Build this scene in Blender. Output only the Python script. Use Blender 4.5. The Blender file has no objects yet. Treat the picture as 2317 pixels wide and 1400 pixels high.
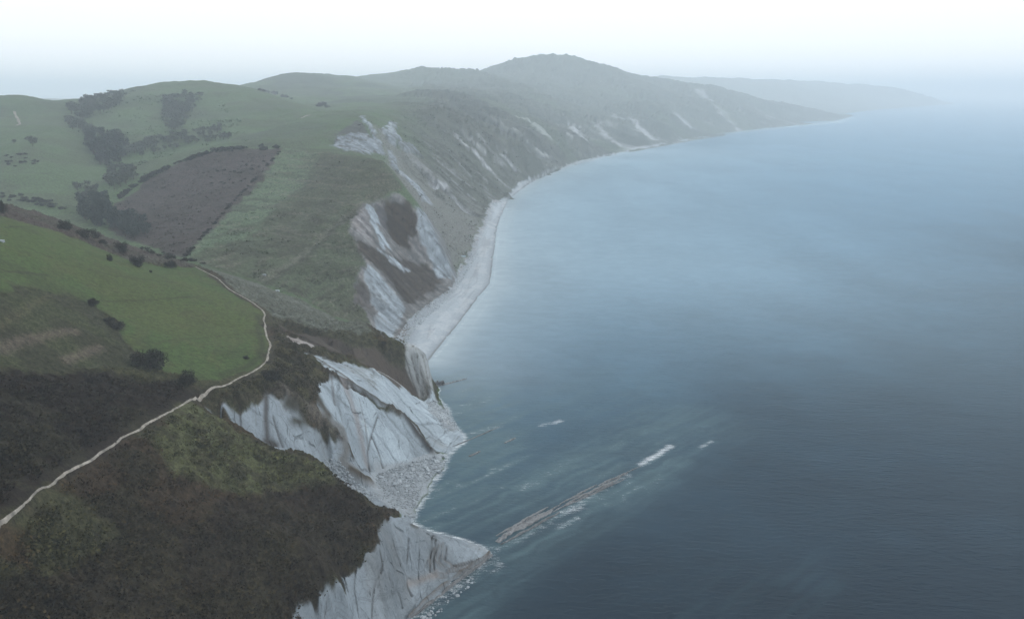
import bpy, bmesh, math, random
import numpy as np
from mathutils import Vector

rng = np.random.default_rng(7)
random.seed(7)
scene = bpy.context.scene
COL = scene.collection

# ------------------------------------------------------------------ camera
CAM_Z = 150.0
FPX = 1818.0                     # focal length in pixels of a 2317 px wide frame
PITCH = math.atan((700 - 205) / FPX)
CP, SP = math.cos(PITCH), math.sin(PITCH)
cam_d = bpy.data.cameras.new("camera")
cam = bpy.data.objects.new("camera", cam_d)
COL.objects.link(cam)
cam.location = (0, 0, CAM_Z)
cam.rotation_euler = (math.pi / 2 - PITCH, 0, 0)
cam_d.sensor_width = 36.0
cam_d.lens = 36.0 * FPX / 2317.0
cam_d.clip_start = 1.0
cam_d.clip_end = 120000.0
scene.camera = cam

# ------------------------------------------------------------------ sky, sun, exposure
SUN_EL, SUN_AZ = math.radians(46), math.radians(95)     # azimuth: to the right of the view (+Y towards +X)
world = bpy.data.worlds.new("World")
scene.world = world
world.use_nodes = True
wn, wl = world.node_tree.nodes, world.node_tree.links
bg = wn["Background"]
sky = wn.new("ShaderNodeTexSky")
sky.sky_type = 'NISHITA'
sky.sun_disc = False
sky.sun_elevation = SUN_EL
sky.sun_rotation = SUN_AZ
sky.dust_density = 4.0
sky.air_density = 1.0
hs = wn.new("ShaderNodeHueSaturation")
hs.inputs["Saturation"].default_value = 0.25
wl.new(sky.outputs["Color"], hs.inputs["Color"])
mx = wn.new("ShaderNodeMix")
mx.data_type = 'RGBA'
mx.inputs["Factor"].default_value = 0.86            # a closed, even cloud deck
wl.new(hs.outputs["Color"], mx.inputs["A"])
mx.inputs["B"].default_value = (13.4, 13.8, 14.1, 1)
wl.new(mx.outputs["Result"], bg.inputs["Color"])
bg.inputs["Strength"].default_value = 0.1

sun_d = bpy.data.lights.new("sun", 'SUN')
sun = bpy.data.objects.new("sun", sun_d)
COL.objects.link(sun)
sun_d.energy = 1.5
sun_d.angle = math.radians(12)
sun_d.color = (1.0, 0.97, 0.93)
sv = Vector((math.sin(SUN_AZ) * math.cos(SUN_EL), math.cos(SUN_AZ) * math.cos(SUN_EL), math.sin(SUN_EL)))
sun.rotation_euler = sv.to_track_quat('Z', 'Y').to_euler()
sun.location = (0, 0, 600)

vs = scene.view_settings
vs.view_transform = 'Standard'
vs.look = 'None'
vs.exposure = 0.0
vs.gamma = 1.0
scene.cycles.use_denoising = True
scene.cycles.volume_bounces = 6
scene.cycles.max_bounces = 8
scene.cycles.diffuse_bounces = 2
scene.cycles.glossy_bounces = 2
scene.cycles.transparent_max_bounces = 6

# ------------------------------------------------------------------ helpers
def tag(o, label=None, cat=None, group=None, kind=None):
    if label: o["label"] = label
    if cat: o["category"] = cat
    if group: o["group"] = group
    if kind: o["kind"] = kind
    return o

def make_mesh(name, verts, faces, mats=(), smooth=True, fmat=None):
    """verts (n,3) array, faces (m,k) int array of equal-size polygons"""
    me = bpy.data.meshes.new(name)
    verts = np.asarray(verts, np.float32)
    faces = np.asarray(faces, np.int32)
    k = faces.shape[1]
    me.vertices.add(len(verts))
    me.vertices.foreach_set("co", verts.ravel())
    me.loops.add(faces.size)
    me.loops.foreach_set("vertex_index", faces.ravel())
    me.polygons.add(len(faces))
    me.polygons.foreach_set("loop_start", np.arange(0, faces.size, k, dtype=np.int32))
    for m in mats:
        me.materials.append(m)
    if fmat is not None:
        me.polygons.foreach_set("material_index", np.asarray(fmat, np.int32))
    me.update(calc_edges=True)
    if smooth:
        me.polygons.foreach_set("use_smooth", np.ones(len(faces), bool))
    return me

def link(name, me, parent=None):
    o = bpy.data.objects.new(name, me)
    COL.objects.link(o)
    if parent: o.parent = parent
    return o

def attr(me, name, data):
    if data.ndim == 2:
        a = me.attributes.new(name, 'FLOAT_COLOR', 'POINT')
        c = np.ones((len(data), 4), np.float32); c[:, :3] = data
        a.data.foreach_set("color", c.ravel())
    else:
        a = me.attributes.new(name, 'FLOAT', 'POINT')
        a.data.foreach_set("value", np.asarray(data, np.float32))

# value noise on a hashed lattice
_T = np.random.default_rng(3).random((512, 512)).astype(np.float32)
def vnoise(x, y):
    xi = np.floor(x).astype(np.int32); yi = np.floor(y).astype(np.int32)
    fx = (x - xi).astype(np.float32); fy = (y - yi).astype(np.float32)
    fx = fx * fx * fx * (fx * (fx * 6 - 15) + 10); fy = fy * fy * fy * (fy * (fy * 6 - 15) + 10)
    x0 = xi & 511; x1 = (xi + 1) & 511; y0 = yi & 511; y1 = (yi + 1) & 511
    a = _T[x0, y0]; b = _T[x1, y0]; c = _T[x0, y1]; d = _T[x1, y1]
    return (a + (b - a) * fx) * (1 - fy) + (c + (d - c) * fx) * fy
def fbm(x, y, o=4, g=0.5):
    s = 0; a = 1; t = 0
    for i in range(o):
        s = s + a * vnoise(x + 17.3 * i, y + 41.7 * i); t += a; a *= g
        x, y = (0.8 * x - 0.6 * y) * 2.03, (0.6 * x + 0.8 * y) * 2.03
    return s / t
def ridged(x, y, o=4, g=0.5):
    s = 0; a = 1; t = 0
    for i in range(o):
        n = 1 - np.abs(2 * vnoise(x + 9.1 * i, y + 27.7 * i) - 1)
        s = s + a * n; t += a; a *= g
        x, y = (0.8 * x - 0.6 * y) * 2.07, (0.6 * x + 0.8 * y) * 2.07
    return s / t
def sstep(a, b, x):
    t = np.clip((x - a) / (b - a), 0, 1)
    return t * t * (3 - 2 * t)

# ------------------------------------------------------------------ survey: sight lines -> points of the land
def ray(px, py):
    px = np.asarray(px, float); py = np.asarray(py, float)
    r = (px - 1158.5) / FPX; u = (700 - py) / FPX
    return r, CP + u * SP, -SP + u * CP
def H(px, py, h):                       # a point at height h
    a, b, c = ray(px, py); k = (h - CAM_Z) / c
    return (a * k, b * k, h)
def D(px, py, y):                       # a point at ground distance y
    a, b, c = ray(px, py); k = y / b
    return (a * k, float(y), CAM_Z + c * k)
def HL(*p): return [H(*q) for q in p]
def DL(*p): return [D(*q) for q in p]

LINES = []
L = LINES.append
# --- near cliff: edge, toe, fin
E1 = HL((560,1560,30),(690,1400,24),(711,1378,23),(745,1345,22.5),(775,1326,22),(769,1294,22),(806,1271,22),(838,1255,22),(857,1233,22),(873,1180,22.5),(876,1162,22)); L(E1)
L(HL((740,1540,0),(830,1460,1),(889,1397,1),(909,1374,1.2),(934,1345,1.6),(925,1329,3)))
L(HL((876,1162,22),(905,1168,20),(945,1190,16),(985,1212,11),(1015,1230,7),(1060,1243,3),(1110,1252,1)))
L(HL((930,1314,3),(985,1302,2),(1040,1282,1.2),(1100,1262,.6)))
L(HL((900,1420,.2),(940,1385,.2),(1000,1342,.3),(1045,1312,.3),(1100,1272,.2)))
# --- fore edge of the cove, seen from the hill
E2 = HL((876,1162,22),(840,1140,25),(775,1095,28),(740,1065,30),(720,1042,31.5),(640,1026,35),(600,1010,37.5),(540,976,41),(500,952,44.5),(460,928,48)); L(E2)
drop = []
for (x, y, z), f in zip(E2[:-1], (9, 11, 12, 12, 12, 13, 13, 10, 6)):
    n = math.hypot(x, y); drop.append((x * (1 + 5.5 / n), y * (1 + 5.5 / n), z - f))
L(drop)
L(HL((745,1045,15),(770,1075,9),(800,1098,4.5),(850,1125,3),(900,1152,1.2)))
L(HL((540,968,38),(600,1000,30),(660,1030,24)))          # floor of the hollow behind the edge
# --- left wall of the cove
L(HL((462,917,49),(500,912,48.5),(540,899,47.5),(600,884,46.5),(645,879,45)))
L(HL((645,879,45),(672,905,41),(700,945,34),(745,975,27),(790,1005,18.5),(805,1048,9),(845,1068,2.5)))
# --- central slab
L(HL((735,850,40.5),(800,880,32.5),(860,915,23.5),(905,935,17),(945,965,9.5),(965,995,4.5),(985,1024,1.4)))
L(HL((845,1068,2.2),(880,1052,2),(940,1033,1.8),(985,1024,1.4)))
L(HL((700,870,43),(712,905,38),(740,930,33),(780,970,24)))
# --- upper slab and the dark headland
L(HL((700,803,44),(775,820,37.5),(840,832,31.5),(880,850,24.5),(925,885,12.5),(955,907,3)))
L(HL((640,757,43.5),(705,783,36),(775,800,31),(828,825,27),(905,880,10.5),(950,899,3)))
L(HL((631,737,47.5),(721,759,41.5),(786,769,36.5),(876,791,29.5),(946,801,25)))
L(HL((850,757,28),(870,767,29),(905,777,28),(940,785,26.5),(958,797,24)))
L(HL((964,800,23),(976,850,8),(984,892,1.5),(950,899,2.5)))
L(HL((960,908,2),(1000,950,1),(1036,985,.8),(1010,1002,.8)))
L(HL((930,925,13),(970,948,8),(1000,972,3.5)))
bk = []
for x, y, z in HL((850,757,28),(870,767,29),(905,777,28),(940,785,26.5),(962,799,23)):
    n = math.hypot(x, y); bk.append((x * (1 + 9 / n), y * (1 + 9 / n), z - 19))
L(bk)
# --- near hill and its path
PATH = HL((-80,1225,72),(0,1175,70),(110,1095,66),(230,1020,61.5),(340,952,57.5),(455,889,53),(520,866,51.5),(575,841,50.5),(603,815,50),(611,780,50),(599,742,50),(598,703,50.5),(560,678,52.5),(520,655,55),(490,628,58),(440,602,62)); L(PATH)
L(HL((-250,1400,70),(0,1400,61),(200,1400,52),(340,1400,46),(500,1400,37),(600,1400,31)))
L(HL((-250,1650,62),(0,1650,54),(300,1650,42),(500,1650,33)))
L(HL((-200,1270,72),(200,1250,55),(400,1200,45),(550,1160,38),(700,1140,31),(800,1190,26)))
L(HL((340,1080,53),(500,1020,46),(600,1060,38)))
L(HL((-250,830,86),(0,830,76.5),(170,830,68),(340,830,60.5),(480,830,54.5),(560,800,52)))
L(HL((-250,650,100),(0,650,89.5),(170,690,76),(340,700,65),(500,740,55)))
L(HL((-300,930,84),(0,960,73.5),(200,930,65),(330,890,59.5)))
L(HL((-300,470,112),(-120,478,105),(0,489,98),(130,522,87),(200,552,80),(300,592,70.5),(385,604,65.5),(440,604,62)))
L(HL((-300,440,108),(-120,450,101),(0,463,93.5),(130,500,82),(250,546,69),(350,579,60),(420,592,55)))
L(HL((500,650,57),(560,720,53)))
# --- valley behind it and the gully running down to the shore
L(HL((-300,430,62),(-100,440,58),(0,450,55),(150,495,48),(250,530,46),(330,560,48),(420,588,50)))
L(HL((420,588,50),(500,612,46),(600,642,40.5),(680,680,32),(750,712,23),(810,735,14),(850,750,8.5)))
L(HL((560,655,46),(650,700,42.5),(740,728,36.5),(820,752,28)))
# --- brown-field hill and mid hill
L(DL((415,583,482),(480,510,570),(560,420,700),(640,335,800)))
L(DL((260,452,740),(330,402,780),(400,370,800),(450,352,812),(500,339,820),(570,333,815),(640,333,805),(745,337,800)))
L(DL((350,480,655),(450,430,720),(530,370,770)))
L(DL((300,545,560),(380,530,580),(440,520,590)))
L(DL((500,560,520),(600,540,560),(700,480,620),(760,400,690),(800,370,730)))
L(DL((600,600,490),(680,600,510),(760,580,530)))
L(DL((640,440,690),(720,360,770)))
L(DL((745,337,800),(800,346,765),(868,364,722),(920,430,690),(960,490,662),(1000,560,645),(1030,628,640)))
L(HL((840,460,66),(808,490,60),(790,522,54.5),(805,560,45),(825,590,37.5),(803,640,30),(820,690,19),(850,742,8.5)))
L(DL((850,480,628),(880,540,612),(920,600,596),(950,660,575)))
L(DL((900,440,668),(930,520,640),(960,590,625)))
L(HL((850,742,8),(890,765,2.5),(930,715,2.5),(1020,650,2.5),(1070,560,2.5),(1095,510,2.5),(1112,468,2.5)))
L(DL((900,400,790),(950,470,760),(1010,545,745),(1045,590,740)))
# --- bay
L(DL((750,308,905),(800,275,1020),(830,255,1110)))
L(DL((775,335,845),(830,352,822),(880,375,815)))
L(DL((860,290,1010),(900,322,1000),(950,382,980),(1020,450,960),(1060,500,950)))
L(DL((900,250,1290),(1000,335,1150),(1100,402,1150),(1150,425,1150)))
L(DL((1000,258,1360),(1100,302,1400),(1200,352,1450),(1245,375,1500)))
L(DL((950,240,1450),(1000,240,1600),(1080,262,1650),(1200,300,1680),(1300,352,1760)))
L(DL((1080,205,2500),(1150,240,1980),(1300,302,1900),(1370,345,1950)))
L(DL((1140,232,2250),(1230,262,2120),(1310,305,2030)))
L(DL((1120,180,3000),(1250,232,2600),(1400,280,2450),(1450,312,2420)))
L(DL((1180,205,3050),(1300,238,2800),(1400,268,2600)))
L(DL((1300,205,3250),(1400,220,3200),(1500,245,3000),(1520,300,2560)))
L(DL((1250,165,3550),(1330,182,3500),(1450,208,3450),(1560,232,3350)))
L(DL((1600,240,3350),(1600,292,3000)))
L(DL((1750,272,4000),(1850,264,4500)))
# --- beach waterline and the shore beyond
SHORE = HL((975,815,-.3),(1040,735,-.3),(1112,642,-.3),(1122,560,-.3),(1128,510,-.3),(1152,452,-.3),(1200,415,-.3),(1290,372,-.3),(1400,346,-.2),(1500,326,-.2),(1640,301,-.2),(1760,288,-.2),(1890,277,-.2),(1915,266,-.2)); L(SHORE)
L(HL((1130,460,1.5),(1190,414,2),(1280,377,2),(1395,348,2),(1490,328,3),(1640,304,3)))
# --- near shore waterline
COVE = HL((985,866,-.2),(992,900,-.2),(1015,925,-.2),(1022,955,-.2),(1052,985,-.2),(1050,1003,-.2),(1012,1030,-.2),(1005,1062,-.2),(970,1100,-.2),(955,1130,-.2),(940,1165,-.2)); L(COVE)
# --- skylines
SKY1 = DL((-300,232,1450),(-120,215,1400),(0,222,1350),(70,229,1400),(130,233,1450),(190,222,1520),(240,212,1560),(300,198,1600),(350,188,1640),(400,183,1660),(450,187,1680),(520,197,1720),(580,201,1600)); L(SKY1)
L(DL((520,192,2350),(590,186,2400),(640,171,2480),(690,165,2550),(740,167,2600),(800,178,2700)))
L(DL((800,176,3000),(860,168,3050),(960,159,3150),(1050,164,3200),(1120,173,3200)))
L(DL((1090,162,3650),(1170,141,3700),(1245,127,3750),(1280,127,3750),(1310,136,3750),(1400,164,3800),(1500,188,3850),(1530,193,3850),(1570,193,3900),(1640,210,4000),(1760,235,4500),(1860,252,4700),(1915,264,4850)))
for s, dy, dz in ((SKY1[:-1], .2, 45), (DL((590,186,2400),(690,165,2550),(800,178,2700)), .1, 40), (DL((860,168,3050),(960,159,3150),(1050,164,3200)), .07, 40)):
    L([(x * (1 + dy), y * (1 + dy), z - dz) for x, y, z in s])
L([(x * 1.25, y * 1.25, max(z - 90, 8)) for x, y, z in DL((1170,141,3700),(1245,127,3750),(1310,136,3750),(1400,164,3800),(1500,188,3850),(1640,210,4000))])
# --- far slopes
L(DL((-300,250,2800),(0,250,2800),(300,250,3000),(500,246,3400),(900,236,4300)))
L(DL((-300,225,6000),(0,225,6000),(400,225,6000),(800,222,6500),(1200,220,7000),(1400,218,7200)))
L(DL((0,300,1000),(60,340,900),(100,420,780),(150,480,680)))
L(DL((-300,300,1050),(-150,300,1020),(0,300,1000)))
L(DL((-300,380,860),(0,380,850)))
L(DL((240,402,850),(250,380,905),(240,340,1000),(230,300,1080),(190,262,1180),(150,240,1250)))
L(DL((90,290,1040),(120,330,950),(180,390,850)))
L(DL((300,332,1000),(400,330,1010),(500,329,900),(620,326,880)))
L(DL((300,262,1220),(400,262,1250),(480,250,1270),(550,270,1150),(550,320,950)))
L(DL((350,215,1400),(480,215,1400),(600,231,1350)))
L(DL((580,205,1500),(640,228,1380),(700,243,1300),(760,249,1220),(830,253,1120)))
L(DL((600,290,1080),(700,263,1150),(760,252,1180)))
L(DL((650,310,930),(700,310,905),(760,291,950)))
L(DL((600,212,1900),(660,230,1560),(720,243,1420),(790,251,1270)))
L(DL((640,205,2150),(720,226,1780),(800,236,1560),(850,243,1420)))
L(DL((690,190,2350),(800,203,2250),(880,215,2100),(930,236,1600)))
L(DL((900,195,2750),(1000,200,2600),(1060,215,2300)))
SH = DL((415,365,800),(500,336,820),(570,331,815),(640,331,805)); L([(x * 1.07, y * 1.07, z - 9) for x, y, z in SH])
# --- far coast
L(DL((1500,172,6800),(1600,178,7000),(1750,184,7800),(1900,189,8400),(2000,196,8800),(2060,206,9100),(2110,222,9400),(2152,234,9700)))
L(HL((1915,258,-1),(1960,252,-1),(2010,247,-1),(2080,242,-1),(2152,236,-1)))
L(DL((1700,230,6300),(1850,240,6300),(1960,244,6800),(2050,232,8300)))
L([(x * 1.2, y * 1.2, 20) for x, y, z in DL((1500,172,6800),(1750,184,7800),(1900,189,8400),(2060,206,9100))])
# --- sea bed
L([(x + 14, y - 2, -5) for x, y, z in SHORE[:9]])
L([(x * 1.02 + 40, y * .985, -8) for x, y, z in SHORE[8:]])
L([(x + 9, y - 3, -4) for x, y, z in COVE[:7]])
L(HL((960,1445,-4),(985,1400,-4),(1030,1352,-4),(1085,1308,-4),(1140,1268,-4),(1150,1250,-4)))
L(HL((985,1190,-4),(1020,1205,-4),(1080,1225,-4),(1140,1245,-4)))
L(HL((1000,860,-4),(1000,825,-4)))
SEA = [(1200,1400),(1500,1400),(1100,1120),(1300,1200),(1150,950),(1400,1000),(1200,800),(1600,900),(1300,650),(1250,500),(1500,500),(1500,400),(1800,400),(1800,330),(2200,300),(2200,260),(2300,600),(2300,1000),(2050,300),(2000,265)]
PTS = [H(a, b, -10) for a, b in SEA]

def uv_of(x, y):
    return np.arctan2(x, y), 0.5 * np.log(np.maximum(x * x + y * y, 1e-6))
cp = []
for ln in LINES:
    a = np.array(ln, float); u, v = uv_of(a[:, 0], a[:, 1])
    for i in range(len(a) - 1):
        d = math.hypot(u[i + 1] - u[i], v[i + 1] - v[i]); n = max(1, int(d / 0.014))
        for k in range(n):
            t = k / n; cp.append((u[i] + (u[i + 1] - u[i]) * t, v[i] + (v[i + 1] - v[i]) * t, a[i, 2] + (a[i + 1, 2] - a[i, 2]) * t))
    cp.append((u[-1], v[-1], a[-1, 2]))
for p in PTS:
    u, v = uv_of(np.array(p[0]), np.array(p[1])); cp.append((float(u), float(v), p[2]))
cp = np.array(cp)
key = np.round(cp[:, :2] / 0.0025).astype(int)
_, keep = np.unique(key, axis=0, return_index=True)
cp = cp[np.sort(keep)]
N = len(cp)
d = np.sqrt(((cp[:, None, :2] - cp[None, :, :2]) ** 2).sum(-1))
A = np.zeros((N + 3, N + 3)); A[:N, :N] = -d + np.eye(N) * 2e-4
A[:N, N] = A[N, :N] = 1; A[:N, N + 1:] = cp[:, :2]; A[N + 1:, :N] = cp[:, :2].T
wgt = np.linalg.solve(A, np.concatenate([cp[:, 2], [0, 0, 0]]))
def rbf(u, v):
    sh = u.shape; u = u.ravel().astype(np.float32); v = v.ravel().astype(np.float32)
    out = np.empty(len(u), np.float32)
    cu = cp[:, 0].astype(np.float32); cv = cp[:, 1].astype(np.float32); w = wgt[:N].astype(np.float32)
    for i in range(0, len(u), 8192):
        du = u[i:i + 8192, None] - cu; dv = v[i:i + 8192, None] - cv
        out[i:i + 8192] = -(np.sqrt(du * du + dv * dv) @ w)
    return (out + wgt[N] + wgt[N + 1] * u + wgt[N + 2] * v).reshape(sh)

# ------------------------------------------------------------------ terrain grid (fine near, coarse far)
DU = 0.00115
U = np.arange(-0.69, 0.55, DU)
V = np.concatenate([np.arange(math.log(85), math.log(150), .0045), np.arange(math.log(150), math.log(236), .0021), np.arange(math.log(236), math.log(392), .0011),
                    np.arange(math.log(392), math.log(500), .0024), np.arange(math.log(500), math.log(1250), .0040), np.arange(math.log(1250), math.log(12500), .0085)])
def half(a): return a[::2] if (len(a) % 2) else np.append(a[::2], a[-1])
Uh, Vh = half(U), half(V)
Zh = rbf(*np.meshgrid(Uh, Vh))
def interp_axis(Z, xs, x, axis):
    i = np.clip(np.searchsorted(xs, x) - 1, 0, len(xs) - 2); t = np.clip((x - xs[i]) / (xs[i + 1] - xs[i]), 0, 1).astype(np.float32)
    if axis == 1: return Z[:, i] * (1 - t) + Z[:, i + 1] * t
    return Z[i] * (1 - t)[:, None] + Z[i + 1] * t[:, None]
Z0 = interp_axis(interp_axis(Zh, Uh, U, 1), Vh, V, 0)
def sample(Z, x, y):
    u, v = uv_of(np.asarray(x, float), np.asarray(y, float))
    iu = np.clip((u - U[0]) / DU, 0, len(U) - 1.001); i = iu.astype(int); a = iu - i
    j = np.clip(np.searchsorted(V, v) - 1, 0, len(V) - 2); b = np.clip((v - V[j]) / (V[j + 1] - V[j]), 0, 1)
    return (Z[j, i] * (1 - a) + Z[j, i + 1] * a) * (1 - b) + (Z[j + 1, i] * (1 - a) + Z[j + 1, i + 1] * a) * b
def proj(Z, px, py):
    """where the sight line meets the land (or the sea)"""
    px = np.atleast_1d(np.asarray(px, float)); py = np.atleast_1d(np.asarray(py, float))
    a, b, c = ray(px, py)
    y = np.full(len(px), 75.0); done = np.zeros(len(px), bool); step = .006
    def under(i, yy):
        k = yy / b[i]; return CAM_Z + c[i] * k < np.maximum(sample(Z, a[i] * k, yy), 0)
    for _ in range(int(math.log(160) / step)):
        i = np.nonzero(~done)[0]
        if not len(i): break
        yn = y[i] * (1 + step); h = under(i, yn)
        done[i[h]] = True; y[i[~h]] = yn[~h]
    lo_, hi_ = y.copy(), y * (1 + step); al_ = np.arange(len(px))
    for _ in range(8):
        m = .5 * (lo_ + hi_); h = under(al_, m); hi_ = np.where(h, m, hi_); lo_ = np.where(h, lo_, m)
    y = hi_; x = a * y / b
    return np.stack([x, y, np.maximum(sample(Z, x, y), 0)], 1)

UU, VV = np.meshgrid(U.astype(np.float32), V.astype(np.float32))
R = np.exp(VV); X = R * np.sin(UU); Y = R * np.cos(UU)

def poly_sd(pts, warp=None, soft=1.0):
    """signed distance (in angle units, + inside) of the grid to a ground polygon; -1 far away"""
    pts = np.asarray(pts, float); pu, pv = uv_of(pts[:, 0], pts[:, 1])
    m = .03
    i0, i1 = np.searchsorted(U, [pu.min() - m, pu.max() + m]); j0, j1 = np.searchsorted(V, [pv.min() - m, pv.max() + m])
    out = np.full(UU.shape, -1, np.float32)
    if i1 <= i0 or j1 <= j0: return out
    u = UU[j0:j1, i0:i1]; v = VV[j0:j1, i0:i1]
    if warp is not None:
        u = u + warp[0][j0:j1, i0:i1]; v = v + warp[1][j0:j1, i0:i1]
    ins = np.zeros(u.shape, bool); dm = np.full(u.shape, 9., np.float32)
    n = len(pu)
    for k in range(n):
        u0, v0, u1, v1 = pu[k], pv[k], pu[(k + 1) % n], pv[(k + 1) % n]
        if v0 != v1:
            ins ^= ((v0 > v) != (v1 > v)) & (u < (u1 - u0) * (v - v0) / (v1 - v0) + u0)
        L2 = (u1 - u0) ** 2 + (v1 - v0) ** 2 + 1e-12
        t = np.clip(((u - u0) * (u1 - u0) + (v - v0) * (v1 - v0)) / L2, 0, 1)
        dm = np.minimum(dm, np.hypot(u - u0 - t * (u1 - u0), v - v0 - t * (v1 - v0)))
    out[j0:j1, i0:i1] = np.where(ins, dm, -dm)
    return out
def line_d(pts, m=.05):
    pts = np.asarray(pts, float); pu, pv = uv_of(pts[:, 0], pts[:, 1])
    i0, i1 = np.searchsorted(U, [pu.min() - m, pu.max() + m]); j0, j1 = np.searchsorted(V, [pv.min() - m, pv.max() + m])
    out = np.full(UU.shape, 9, np.float32)
    u = UU[j0:j1, i0:i1]; v = VV[j0:j1, i0:i1]; dm = np.full(u.shape, 9., np.float32)
    for k in range(len(pu) - 1):
        u0, v0, u1, v1 = pu[k], pv[k], pu[k + 1], pv[k + 1]
        L2 = (u1 - u0) ** 2 + (v1 - v0) ** 2 + 1e-12
        t = np.clip(((u - u0) * (u1 - u0) + (v - v0) * (v1 - v0)) / L2, 0, 1)
        dm = np.minimum(dm, np.hypot(u - u0 - t * (u1 - u0), v - v0 - t * (v1 - v0)))
    out[j0:j1, i0:i1] = dm
    return out * R                        # metres
def line_d3(pts, m=.05):
    pts = np.asarray(pts, float); pu, pv = uv_of(pts[:, 0], pts[:, 1])
    i0, i1 = np.searchsorted(U, [pu.min() - m, pu.max() + m]); j0, j1 = np.searchsorted(V, [pv.min() - m, pv.max() + m])
    out = np.full(UU.shape, 999, np.float32)
    gx, gy, gz = X[j0:j1, i0:i1], Y[j0:j1, i0:i1], Z0[j0:j1, i0:i1]; dm = np.full(gx.shape, 1e6, np.float32)
    for k in range(len(pts) - 1):
        p, e = pts[k], pts[k + 1] - pts[k]; L2 = (e * e).sum() + 1e-9
        t = np.clip(((gx - p[0]) * e[0] + (gy - p[1]) * e[1] + (gz - p[2]) * e[2]) / L2, 0, 1)
        dm = np.minimum(dm, (gx - p[0] - t * e[0]) ** 2 + (gy - p[1] - t * e[1]) ** 2 + (gz - p[2] - t * e[2]) ** 2)
    out[j0:j1, i0:i1] = np.sqrt(dm)
    return out
P0 = lambda *p: proj(Z0, [q[0] for q in p], [q[1] for q in p])
W1 = ((fbm(X / 9 , Y / 9, 3) - .5) * .02, (fbm(X / 9 + 50, Y / 9, 3) - .5) * .02)
W2 = ((fbm(UU * 90, VV * 90, 3) - .5) * .012, (fbm(UU * 90 + 50, VV * 90, 3) - .5) * .012)
def mask(sd, s=.002): return sstep(-s, s, sd)

# ------------------------------------------------------------------ ground cover zones
gz_v, gz_u = np.gradient(Z0, V, U)
slope = np.hypot(gz_u, gz_v) / R
Zb = Z0.copy()
col = np.zeros(UU.shape + (3,), np.float32)
rock = np.zeros(UU.shape, np.float32)      # bare rock
rough = np.zeros(UU.shape, np.float32)     # tussocky heath
def paint(m, c):
    global col
    c = np.asarray(c, np.float32)
    col += m[..., None] * (c - col)
n1 = fbm(X / 40, Y / 40, 4); n2 = fbm(X / 12 + 9, Y / 12, 4); n3 = fbm(X / 150 + 3, Y / 150, 4)
n4 = fbm(X / 3.5, Y / 3.5 + 30, 3)
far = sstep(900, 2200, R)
G_PAST = np.array((.063, .100, .048)); G_ROUGH = np.array((.058, .074, .044)); G_DARK = np.array((.030, .036, .026))
BROWN = np.array((.042, .034, .029)); HEATH = np.array((.019, .0135, .009)); ROCK = np.array((.195, .232, .265)); FG_GREEN = np.array((.046, .047, .023))
paint(np.ones_like(R), G_PAST)
paint(sstep(.42, .62, n1) * .7, G_ROUGH)
paint(sstep(.52, .70, n3) * .55, (.045, .060, .040))
tuss = sstep(.45, .7, fbm(X / 5, Y / 5, 3))

def zone(pts, c, w=W2, s=.003, a=1.0):
    m = mask(poly_sd(pts, w), s) * a
    paint(m, c); return m
# mid hill, rough grass with brown patches
mid = zone(P0((415,585),(560,425),(640,340),(745,338),(865,366),(915,430),(850,455),(790,520),(822,590),(800,640),(848,742),(750,712),(600,640)), G_ROUGH * 1.05)
paint(mid * sstep(.46, .66, n2) * .6, (.040, .046, .028))
paint(mid * sstep(.52, .72, fbm(X / 25 + 7, Y / 60, 3)) * .4, (.064, .060, .042))
strip_f = zone(P0((640,335),(720,342),(700,400),(560,540),(420,586)), (.080, .116, .070), W2)
zone(P0((690,345),(760,345),(860,372),(900,430),(830,450),(740,500),(650,590),(600,560),(690,420)), (.050, .052, .034), W1, .006, .45)
# brown bracken field
bf_poly = np.concatenate([P0((640,337),(415,583),(345,560)), np.array([H(300,548,47), H(250,520,47)]), P0((262,462),(330,408),(400,374),(450,356),(500,343),(570,337))])
bf = zone(bf_poly, (.046, .037, .034), W2, .0025)
paint(bf * sstep(.4, .62, n2) * .65, (.036, .032, .025))
paint(bf * sstep(.5, .66, n1) * .5, (.066, .056, .056))
# near hill: heath, bracken, pasture
near = sstep(455, 430, Y + (X + 100) * .12) * (X < -15)
nearland = near * (Z0 > 1)
paint(nearland, FG_GREEN); 
rough = np.maximum(rough, nearland)
fgbrown = sstep(.46, .62, fbm(X / 22, Y / 22 + 4, 4))
paint(nearland * fgbrown * .85, (.027, .021, .013))
paint(nearland * sstep(.55, .7, fbm(X / 13 + 77, Y / 13, 4)) * .6, (.042, .026, .015))
hs1 = zone(P0((-60,845),(200,835),(330,860),(440,878),(520,862),(455,895),(340,955),(230,1025),(110,1100),(0,1180),(-80,1230)), HEATH * .85, W1, .006)
paint(hs1 * sstep(.5, .7, n2) * .6, (.030, .028, .016))
hs2 = zone(np.concatenate([P0((-60,1400),(60,1300),(250,1240),(420,1200),(520,1130),(640,1120),(730,1075),(780,1105),(868,1168),(850,1235),(800,1270),(765,1300),(760,1325)), np.array([H(690,1420,24), H(600,1600,28), H(-100,1600,55)])]), HEATH * 1.15, W1, .008, .85)
paint(hs2 * sstep(.52, .72, n2) * .7, (.036, .031, .016))
hg = zone(P0((430,905),(470,935),(600,1015),(720,1045),(760,1090),(640,1120),(500,1110),(400,1080),(330,1000)), (.075, .084, .040), W1, .006, .85)
paint(hg * sstep(.5, .68, n4), (.036, .034, .018))
zone(P0((-40,1190),(60,1200),(75,1290),(-40,1320)), (.055, .030, .018), W1, .008, .6)
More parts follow.
